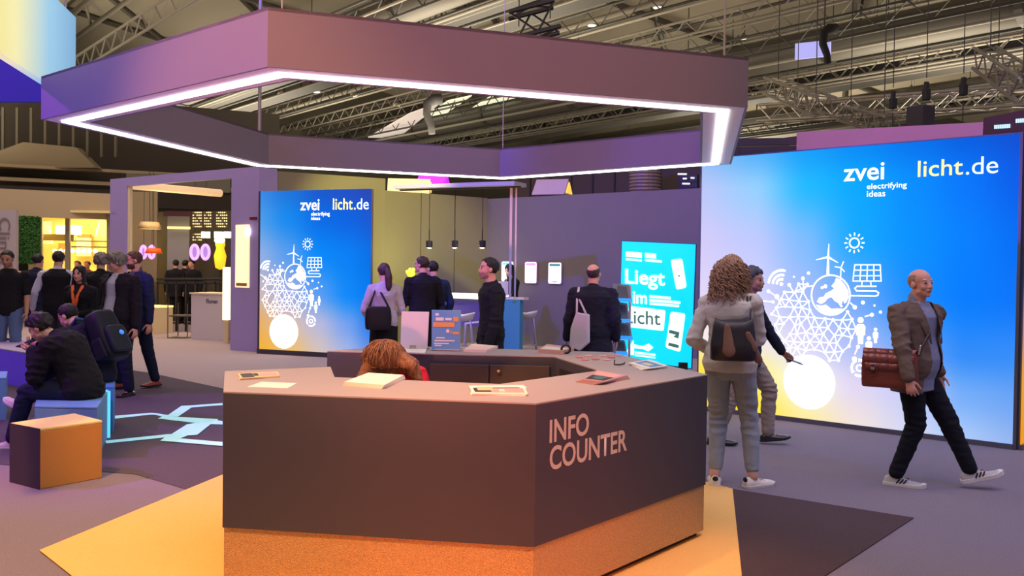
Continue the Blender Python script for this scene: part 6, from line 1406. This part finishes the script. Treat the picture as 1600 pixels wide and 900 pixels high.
mb.tube([p + Vector((math.cos(a) * .032, 0, .035 + math.sin(a) * .03)) for a in [2 * PI * k / 16 for k in range(16)]], .009, 8, True); build('roll', mb, M_dark, t, smooth=True)
p = G(968, 571, 1.0); mb = MB(); mb.tube([p + Vector(v) for v in ((-.03, .02, .035), (-.035, .0, .006), (.0, -.01, .006), (.03, -.005, .012), (.035, .01, .02))], .005, 6); tag(build('clip_hook', mb, M_dark, smooth=True), 'small black metal clip lying between the brochures and badges', 'clip')
# blank sign and blue flyer stand
def stand_sign(x0, x1, yt, yb, lab, front, nm, lean=.12):
    a = G(x0, yb, 1.004); b_ = G(x1, yb, 1.004); Y = (a.y + b_.y) / 2; a.y = b_.y = Y; h = AT(x0, yt, Y).z - 1.0; t = thing(nm, lab, 'sign', tuple(a.lerp(b_, .5)))
    mb = MB(); q = [a, b_, b_ + Vector((0, lean, h)), a + Vector((-.008, lean, h))]; mb.ringloft([q, [p + Vector((0, .012, .003)) for p in q]]); build('panel', mb, front, t, bevel=.003)
    mb = MB(); mb.box(a.lerp(b_, .5) + Vector((0, .05, .004)), ((b_ - a).x, .16, .006)); build('foot', mb, mat('acrylic', (205, 200, 205), .15), t); return t, a, b_, h, lean
t, a, b_, h, l = stand_sign(625, 668, 489, 545, 'blank white back of a table sign above the bending woman', mat('sign_back', (232, 206, 206), .5), 'table_sign')
mb = MB(); mb.box(a + Vector((.10, -.03, .015)), (.05, .03, .03)); build('holder_clip', mb, M_metal, t)
t, a, b_, h, l = stand_sign(674, 719, 486, 547, 'blue and orange flyer stand on the back counter right of the blank sign', mat('flyer_blue', (100, 150, 205), .4), 'flyer_stand', .06)
W_ = (b_ - a).x; n_ = Vector((0, -1, 0)); dirv = Vector((0, l, h))
def onflyer(u0, v0, u1, v1, m, nm='print'):
    f = lambda u, v: a + Vector((W_ * u, 0, 0)) + dirv * v + Vector((0, -.003, 0)); mb = MB(); mb.ringloft([[f(u0, v0), f(u1, v0), f(u1, v1), f(u0, v1)], [p + Vector((0, .002, 0)) for p in (f(u0, v0), f(u1, v0), f(u1, v1), f(u0, v1))]]); build(nm, mb, m, t)
for u0, v0, u1, v1, c in ((.03, .58, .78, .70, 'orange'), (.12, .74, .4, .82, 'white'), (.45, .75, .68, .81, 'white'), (.74, .72, .92, .84, 'orange'), (.1, .86, .22, .93, 'white'), (.5, .44, .6, .52, 'white'), (.62, .42, .7, .5, 'rose'), (.72, .40, .95, .46, 'orange'), (.15, .29, .45, .32, 'white'), (.1, .22, .8, .25, 'white'), (.08, .15, .6, .18, 'white'), (.1, .1, .35, .13, 'white')): onflyer(u0, v0, u1, v1, cov(c))

# ---------------------------------------------------------------- bar table with gantry and pendants
M_turq = mat('panel_turquoise', (70, 150, 176), .6); M_alu = mat('pole_alu', (205, 200, 210), .35, .5); M_glow = emat('glow_edge', (250, 250, 225), 1.3)
TA = AT(812, 500, 16.8); TA.z = 0; TB = AT(663, 500, 18.2); TB.z = 0; td = (TB - TA).normalized(); tn = Vector((td.y, -td.x, 0)) * -1
tn = Vector((-td.y, td.x, 0)); tn = tn if tn.y > 0 else -tn
bt = thing('bar_table', 'long high bar table with glowing top edge and turquoise end panel', 'table', tuple(TA))
E_ = TA + td * .46
mb = MB(); mb.prism([TA.xy, E_.xy, (E_ + tn * .1).xy, (TA + tn * .1).xy], 0, 1.09); build('end_panel', mb, M_turq, bt)
mb = MB(); mb.prism([(TA - td * .08).xy, (E_ + td * .02).xy, (E_ + tn * .16).xy, (TA - td * .08 + tn * .16).xy], 1.09, 1.13); build('end_top', mb, mat('top_pale', (225, 225, 205), .4), bt)
mb = MB(); mb.prism([(E_ + td * .3).xy, TB.xy, (TB + tn * .7).xy, (E_ + td * .3 + tn * .7).xy], 1.07, 1.15); build('lit_top', mb, M_glow, bt)
mb = MB(); mb.prism([(E_ + td * .05 + tn * .1).xy, (TB + tn * .1).xy, (TB + tn * .6).xy, (E_ + td * .05 + tn * .6).xy], .55, 1.07); build('skirt_panel', mb, mat('panel_violet', (96, 84, 140), .7), bt)
for q in (.9, .55):
    mb = MB(); p = TA.lerp(TB, q); mb.tube([(p.x, p.y - .3, 0), (p.x + .03, p.y - .3, .62), (p.x + .4, p.y - .3, .66)], .03, 8); build('leg', mb, M_alu, bt, smooth=True)
ga = thing('lamp_gantry', 'thin pale gantry rising from the bar table and carrying the pendants', 'gantry', tuple(AT(799, 467, 16.6)))
pz = AT(799, 292, 16.75)
mb = MB(); mb.box((pz.x, pz.y, (1.13 + pz.z) / 2), (.045, .045, pz.z - 1.13)); build('pole', mb, M_alu, ga)
mb = MB(); mb.box((pz.x + .09, pz.y, (1.13 + pz.z) / 2), (.03, .03, pz.z - 1.13)); build('pole', mb, M_alu, ga)
ge = AT(626, 297, 17.7); ge.z = pz.z; g0 = AT(813, 292, 16.6); g0.z = pz.z
mb = MB(); mb.slab(g0, ge, pz.z, pz.z + .07, .5, -.25); build('canopy_board', mb, mat('canopy', (190, 184, 196), .5), ga)
mb = MB(); mb.slab(g0, ge, pz.z - .02, pz.z, .08, -.04); build('rail', mb, M_dark, ga)
for i, (x, l) in enumerate(((670.5, 'leftmost of three small black pendant lamps over the bar table'), (710.5, 'middle of three small black pendant lamps over the bar table'), (753.5, 'rightmost of three small black pendant lamps over the bar table'))):
    f = (x - 813) / (626 - 813); gp = g0.lerp(ge, f); p = AT(x, 387, gp.y); p.x = AT(x, 387, gp.y).x; t = thing('pendant_lamp', l, 'lamp', tuple(p), 0, 'black pendants over the bar table')
    mb = MB(); mb.tube([p + Vector((0, 0, .12)), (p.x, p.y, pz.z)], .006, 6); build('cord', mb, M_dark, t)
    mb = MB(); mb.tube([p + Vector((0, 0, .12)), p + Vector((0, 0, .34))], .010, 6); build('stem', mb, M_dark, t)
    mb = MB(); mb.lathe([(.058, 0), (.062, .005), (.062, .125), (.05, .13), (.008, .135)], p, 20); build('shade', mb, M_dark, t, smooth=False)
    mb = MB(); mb.lathe([(.001, -.012), (.035, -.008), (.052, .0), (.001, .002)], p, 16); build('bulb', mb, emat('pendant_hot', (255, 250, 225), 2.5), t, smooth=True)
    point('pendant_glow', (p.x, p.y, p.z - .08), 8, (255, 245, 190), .04)
# table lamp with yellow glow near the left end of the bar
p = AT(641, 440, 18.6); t = thing('table_lamp', 'small yellow glowing lamp behind the man in the black sweater', 'lamp', (p.x, p.y, 1.15)); mb = MB(); mb.box((p.x, p.y, 1.27), (.16, .12, .24)); build('lamp_body', mb, emat('lamp_pale', (240, 240, 180), 1.2), t, bevel=.02)
mb = MB()
for k in range(9): a = k * 2.4; mb.cap((p.x, p.y, 1.4), .012, (p.x + math.cos(a) * .06, p.y + math.sin(a) * .06, 1.52 + .04 * (k % 3)), .035, 8, .4)
build('sprout', mb, emat('sprout_yellow', (230, 235, 70), .9), t, smooth=True); point('lamp_glow', (p.x, p.y - .1, 1.75), 25, (240, 240, 130), .1)
# laptop white behind the counter attendant
p = AT(786, 452, 17.2); t = thing('monitor', 'white back of a small screen on the bar in front of the attendant', 'screen', tuple(p)); mb = MB(); mb.box((p.x, p.y, 1.28), (.20, .02, .26), .3); build('panel', mb, M_paper, t, bevel=.01); mb = MB(); mb.box((p.x, p.y, 1.14), (.1, .08, .02)); build('foot', mb, M_paper, t)
# stool
def stool(px, Y, lab):
    p = AT(px, 500, Y); t = thing('bar_stool', lab, 'stool', (p.x, p.y, 0)); z = .80
    mb = MB(); rings = []
    for dz, k in ((-.09, .55), (-.06, .8), (-.02, .96), (.0, 1.0), (.012, .97), (.0, .8), (-.02, .3)):
        rings.append([Vector((math.cos(2 * PI * q / 24) * .21 * k, math.sin(2 * PI * q / 24) * .20 * k, z + dz + (.05 * max(0, math.cos(2 * PI * q / 24)) * k if dz > -.03 else 0))) for q in range(24)])
    mb.ringloft(rings); build('seat', mb, mat('stool_white', (226, 226, 205), .5), t, smooth=True, local=True)
    for sx, sy in ((-1, -1), (1, -1), (1, 1), (-1, 1)): mb = MB(); mb.tube([(sx * .11, sy * .10, z - .07), (sx * .13, sy * .12, z - .1), (sx * .20, sy * .19, 0)], .013, 8); build('leg', mb, M_alu, t, smooth=True, local=True)
    mb = MB(); q = .178; mb.tube([(-q, -q, .22), (q, -q, .22), (q, q, .22), (-q, q, .22)], .010, 8, True); build('footrest', mb, M_alu, t, smooth=True, local=True); return t
stool(823, 17.7, 'white bar stool right of the turquoise end panel')
s_ = AT(700, 500, 16.4); t = stool(724, 16.6, 'bar stool half hidden behind the blue flyer stand')

# ---------------------------------------------------------------- tilted cyan poster and brochure rack
M_cy = emat('poster_cyan', (0, 205, 235), 1.0); M_cyw = emat('poster_white', (240, 255, 255), 1.15); M_cyg = mat('poster_green', (70, 110, 100), .6, emit=(70, 120, 110), estr=.6)
KY = 11.4
def KP(x, y, d=0.0):
    p = ONP(x, y, (3.07 * .0 + AT(1030, 480, KY).x, KY, 0), Vector((-.25, -.968, 0))); return p + Vector((-.25, -.968, 0)) * d
po = thing('poster_display', 'tilted cyan backlit poster reading Liegt im Licht beside the curly haired woman', 'poster', tuple(KP(1030, 600)))
corners = [(966, 560), (1081, 577), (1088, 381), (971, 375.5)]
mb = MB(); F_ = [KP(x, y) for x, y in corners]; nK = Vector((-.25, -.968, 0)); mb.ringloft([F_, [p - nK * .1 for p in F_]]); build('box', mb, mat('poster_side', (30, 70, 150), .5), po)
F2 = [KP(x, y, .004) for x, y in [(967, 559), (1080, 575.5), (1087, 382), (972, 377)]]; mb = MB(); mb.add(F2, [[0, 1, 2, 3]]); build('printed_face', mb, M_cy, po, fix=False)
mb = MB(); lowL, lowR = F_[0], F_[1]; mb.prism([(lowL.x + .1, lowL.y + .02), (lowR.x - .05, lowR.y + .0), (lowR.x - .02, lowR.y + .25), (lowL.x + .1, lowL.y + .25)], 0, min(lowL.z, lowR.z) + .08); build('base', mb, M_dark, po)
def kpoly(pts, m, d=.008, nm='print', r=0.0):
    if r:
        out = []; n = len(pts)
        for i in range(n):
            a, b, c = Vector(pts[i - 1]), Vector(pts[i]), Vector(pts[(i + 1) % n]); u, v = (a - b).normalized(), (c - b).normalized()
            for k in range(5): s_ = k / 4; out.append(b + u * r * (1 - s_) ** 2 + v * r * s_ ** 2)
        pts = [tuple(p) for p in out]
    mb = MB(); mb.add([KP(x, y, d) for x, y in pts], [list(range(len(pts)))]); return build(nm, mb, m, po, fix=False)
KU = (KP(1080, 478) - KP(970, 472)).normalized()
def ktext(s, x0, y0, x1, y1, m, bold=0.0, d=.009):
    a, b, c = KP(x0, y0, d), KP(x1, y0 + (x1 - x0) * .06, d), KP(x0, y1, d); text_on('lettering', s, a, b - a, c - a, (b - a).length, (c - a).length, m, po, bold, .001)
ktext('Liegt', 977, 450, 1039, 420, M_cyw, .022); ktext('im', 989, 474, 1011, 455, M_cyw, .022)
kpoly([(983, 478), (1040, 485), (1037, 517), (975, 510)], M_cyw, .008, 'print', 3); ktext('Licht', 977, 505, 1032, 484, M_cyg, .01, .012)
for q in ([(978, 393), (1003, 395), (1003, 403), (978, 401)], [(978, 403.5), (1003, 405.5), (1003, 408.5), (978, 406.5)], [(1008, 395), (1025, 396.5), (1025, 404), (1008, 402.5)], [(1008, 404.5), (1034, 407), (1034, 410.5), (1008, 408)],
          [(1015, 461), (1048, 464), (1048, 468), (1015, 465)], [(1015, 467), (1063, 471), (1063, 475), (1015, 471)], [(1015, 472.5), (1061, 476.5), (1061, 480), (1015, 476)], [(977, 552), (990, 531), (991, 552), (990, 555)], [(991, 538), (1004, 541), (1014, 537), (1021, 543), (1013, 549), (1004, 545), (991, 544)], [(992, 549), (1024, 553), (1024, 556), (992, 552)], [(992, 553.5), (1024, 558), (1024, 560), (992, 556)]): kpoly(q, M_cyw)
kpoly([(1048, 406), (1066, 404), (1073, 449), (1057, 453)], M_cyw, .008, 'print', 4); kpoly([(1048, 487), (1071, 490), (1063, 550), (1040, 543)], M_cyw, .008, 'print', 4)
kpoly([(1046, 515), (1062, 519), (1060, 529), (1052, 526), (1056, 523), (1045, 520)], M_cyg, .011); kpoly([(1045, 535), (1061, 539), (1060, 544), (1044, 540)], M_cyg, .011)
mb = MB(); mb.ell(KP(1061, 431, .01), (.012, .004, .012), None, 8, 6); build('print', mb, M_cyg, po)
# brochure rack left of the poster
rk = thing('brochure_rack', 'tilted acrylic brochure rack with blue lit shelves beside the balding man', 'rack', tuple(AT(975, 560, 10.9))); RY = 10.9
M_acr = mat('rack_grey', (120, 118, 132), .3); M_bl = mat('rack_blue', (60, 150, 235), .4, emit=(50, 150, 245), estr=.8)
for y0, y1, x0, x1 in ((443, 468, 960, 987), (472, 500, 966, 984), (503, 527, 966, 988), (530, 551, 962, 980)):
    a, b_, c, d = AT(x0, y1, RY), AT(x1, y1 + 1, RY), AT(x1 - 4, y0 + 2, RY + .16), AT(x0 - 2, y0, RY + .16); mb = MB(); mb.ringloft([[a, b_, c, d], [p + Vector((0, .02, 0)) for p in (a, b_, c, d)]]); sh_ = build('shelf', mb, M_acr, rk)
    mb = MB(); mb.ringloft([[a + Vector((0, -.03, -.02)), b_ + Vector((0, -.03, -.02)), b_ + Vector((0, -.03, .02)), a + Vector((0, -.03, .02))], [a + Vector((0, 0, -.02)), b_ + Vector((0, 0, -.02)), b_ + Vector((0, 0, .02)), a + Vector((0, 0, .02))]]); build('ledge', mb, M_bl, sh_)
    e = lambda u, v: a.lerp(b_, u).lerp(d.lerp(c, u), v) + Vector((0, -.015, 0)); mb = MB(); mb.ringloft([[e(.15, .15), e(.85, .1), e(.8, .85), e(.25, .9)], [p + Vector((0, .01, 0)) for p in (e(.15, .15), e(.85, .1), e(.8, .85), e(.25, .9))]]); build('leaflet', mb, mat('leaflet_grey', (70, 72, 88), .4), sh_)
for x in (962, 984): mb = MB(); p = AT(x, 500, RY + .2); mb.tube([(p.x, p.y, 0), (p.x, p.y, AT(x, 446, RY + .2).z)], .015, 6); build('post', mb, M_alu, rk)
mb = MB(); p = AT(973, 500, RY + .2); mb.box((p.x, p.y, .015), (.4, .35, .03)); build('foot', mb, M_alu, rk)

# ---------------------------------------------------------------- seats and low table on the left
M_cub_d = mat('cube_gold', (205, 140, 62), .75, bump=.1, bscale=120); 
def seatblock(name, label, cat, base, h, m, bev=.006, topm=None):
    c = sum((Vector((x, y, 0)) for x, y in base), Vector()) / len(base); t = thing(name, label, cat, (c.x, c.y, 0)); mb = MB(); mb.prism(base, 0.0, h - .02); build('body', mb, m, t, bevel=bev)
    mb = MB(); mb.prism([((x - c.x) * 1.002 + c.x, (y - c.y) * 1.002 + c.y) for x, y in base], h - .02, h); build('seat_top', mb, topm or m, t, bevel=bev); return t
b0, b1, b2 = G(16, 753), G(62.5, 765), G(159.6, 747); b3 = b0 + (b2 - b1)
b3 = Vector((-3.45, 7.38, 0))
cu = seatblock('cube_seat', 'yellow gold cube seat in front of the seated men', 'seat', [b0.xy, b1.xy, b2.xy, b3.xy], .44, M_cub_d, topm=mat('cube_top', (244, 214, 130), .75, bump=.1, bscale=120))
mb = MB(); mb.slab(b0, b1, .0, .438, .006, -.006); build('dark_left_face', mb, mat('cube_side_dark', (58, 48, 56), .7), cu)  # thin slab gives the cube's left face a dark plum tone
M_blues = mat('seat_blue', (110, 160, 205), .7, bump=.08, bscale=120)
s1 = [G(54, 634, .44).xy, G(152, 636, .44).xy, G(168, 612, .44).xy, G(140, 604, .44).xy, G(62, 605, .44).xy]
bs = seatblock('block_seat', 'pale blue angular block seat under the seated phone reader', 'seat', [tuple(p) for p in s1], .44, M_blues)
mb = MB(); cs = Vector((sum(p.x for p in s1) / 5, sum(p.y for p in s1) / 5, 0))
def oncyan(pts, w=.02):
    mb = MB(); mb.tube(pts, w, 6); return build('projected_seat_line', mb, emat('projected_cyan', (90, 205, 245), 1.0), bs, smooth=False)  # projected floor light climbing the seat, built as a glowing tube
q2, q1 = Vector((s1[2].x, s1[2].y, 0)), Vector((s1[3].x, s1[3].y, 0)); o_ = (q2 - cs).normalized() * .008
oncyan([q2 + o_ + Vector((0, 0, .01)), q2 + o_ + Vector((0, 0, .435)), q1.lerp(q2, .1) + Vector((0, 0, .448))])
s2_ = [G(141, 603, .45).xy, G(177, 604, .45).xy, G(180, 592, .45).xy, G(120, 590, .45).xy]
seatblock('block_seat', 'blue block seat under the man with the backpack', 'seat', [tuple(p) for p in s2_], .45, mat('seat_blue_deep', (84, 140, 200), .7))
lt = [G(-60, 522, .47), G(0, 526, .47), G(45, 530, .47), G(65, 538, .47), G(56, 553, .47), G(0, 544, .47), G(-60, 536, .47)]
seatblock('low_table', 'low hexagonal white topped table glowing violet at the left picture edge', 'table', [tuple(p.xy) for p in lt], .47, mat('table_violet', (120, 84, 235), .7, emit=(70, 40, 200), estr=.35), topm=mat('table_top_lilac', (196, 180, 226), .5))
s3_ = [G(-50, 592, .44).xy, G(10, 590, .44).xy, G(12, 580, .44).xy, G(-50, 580, .44).xy]
seatblock('block_seat', 'blue block seat cut by the left picture edge', 'seat', [tuple(p) for p in s3_], .44, M_blues)
p = G(10, 533, .47); mb = MB(); mb.cap(p + Vector((0, 0, .03)), .03, p + Vector((.12, .0, .025)), .024, 12, .6); tag(build('computer_mouse', mb, M_dark, smooth=True), 'small dark object lying on the lilac low table', 'gadget')
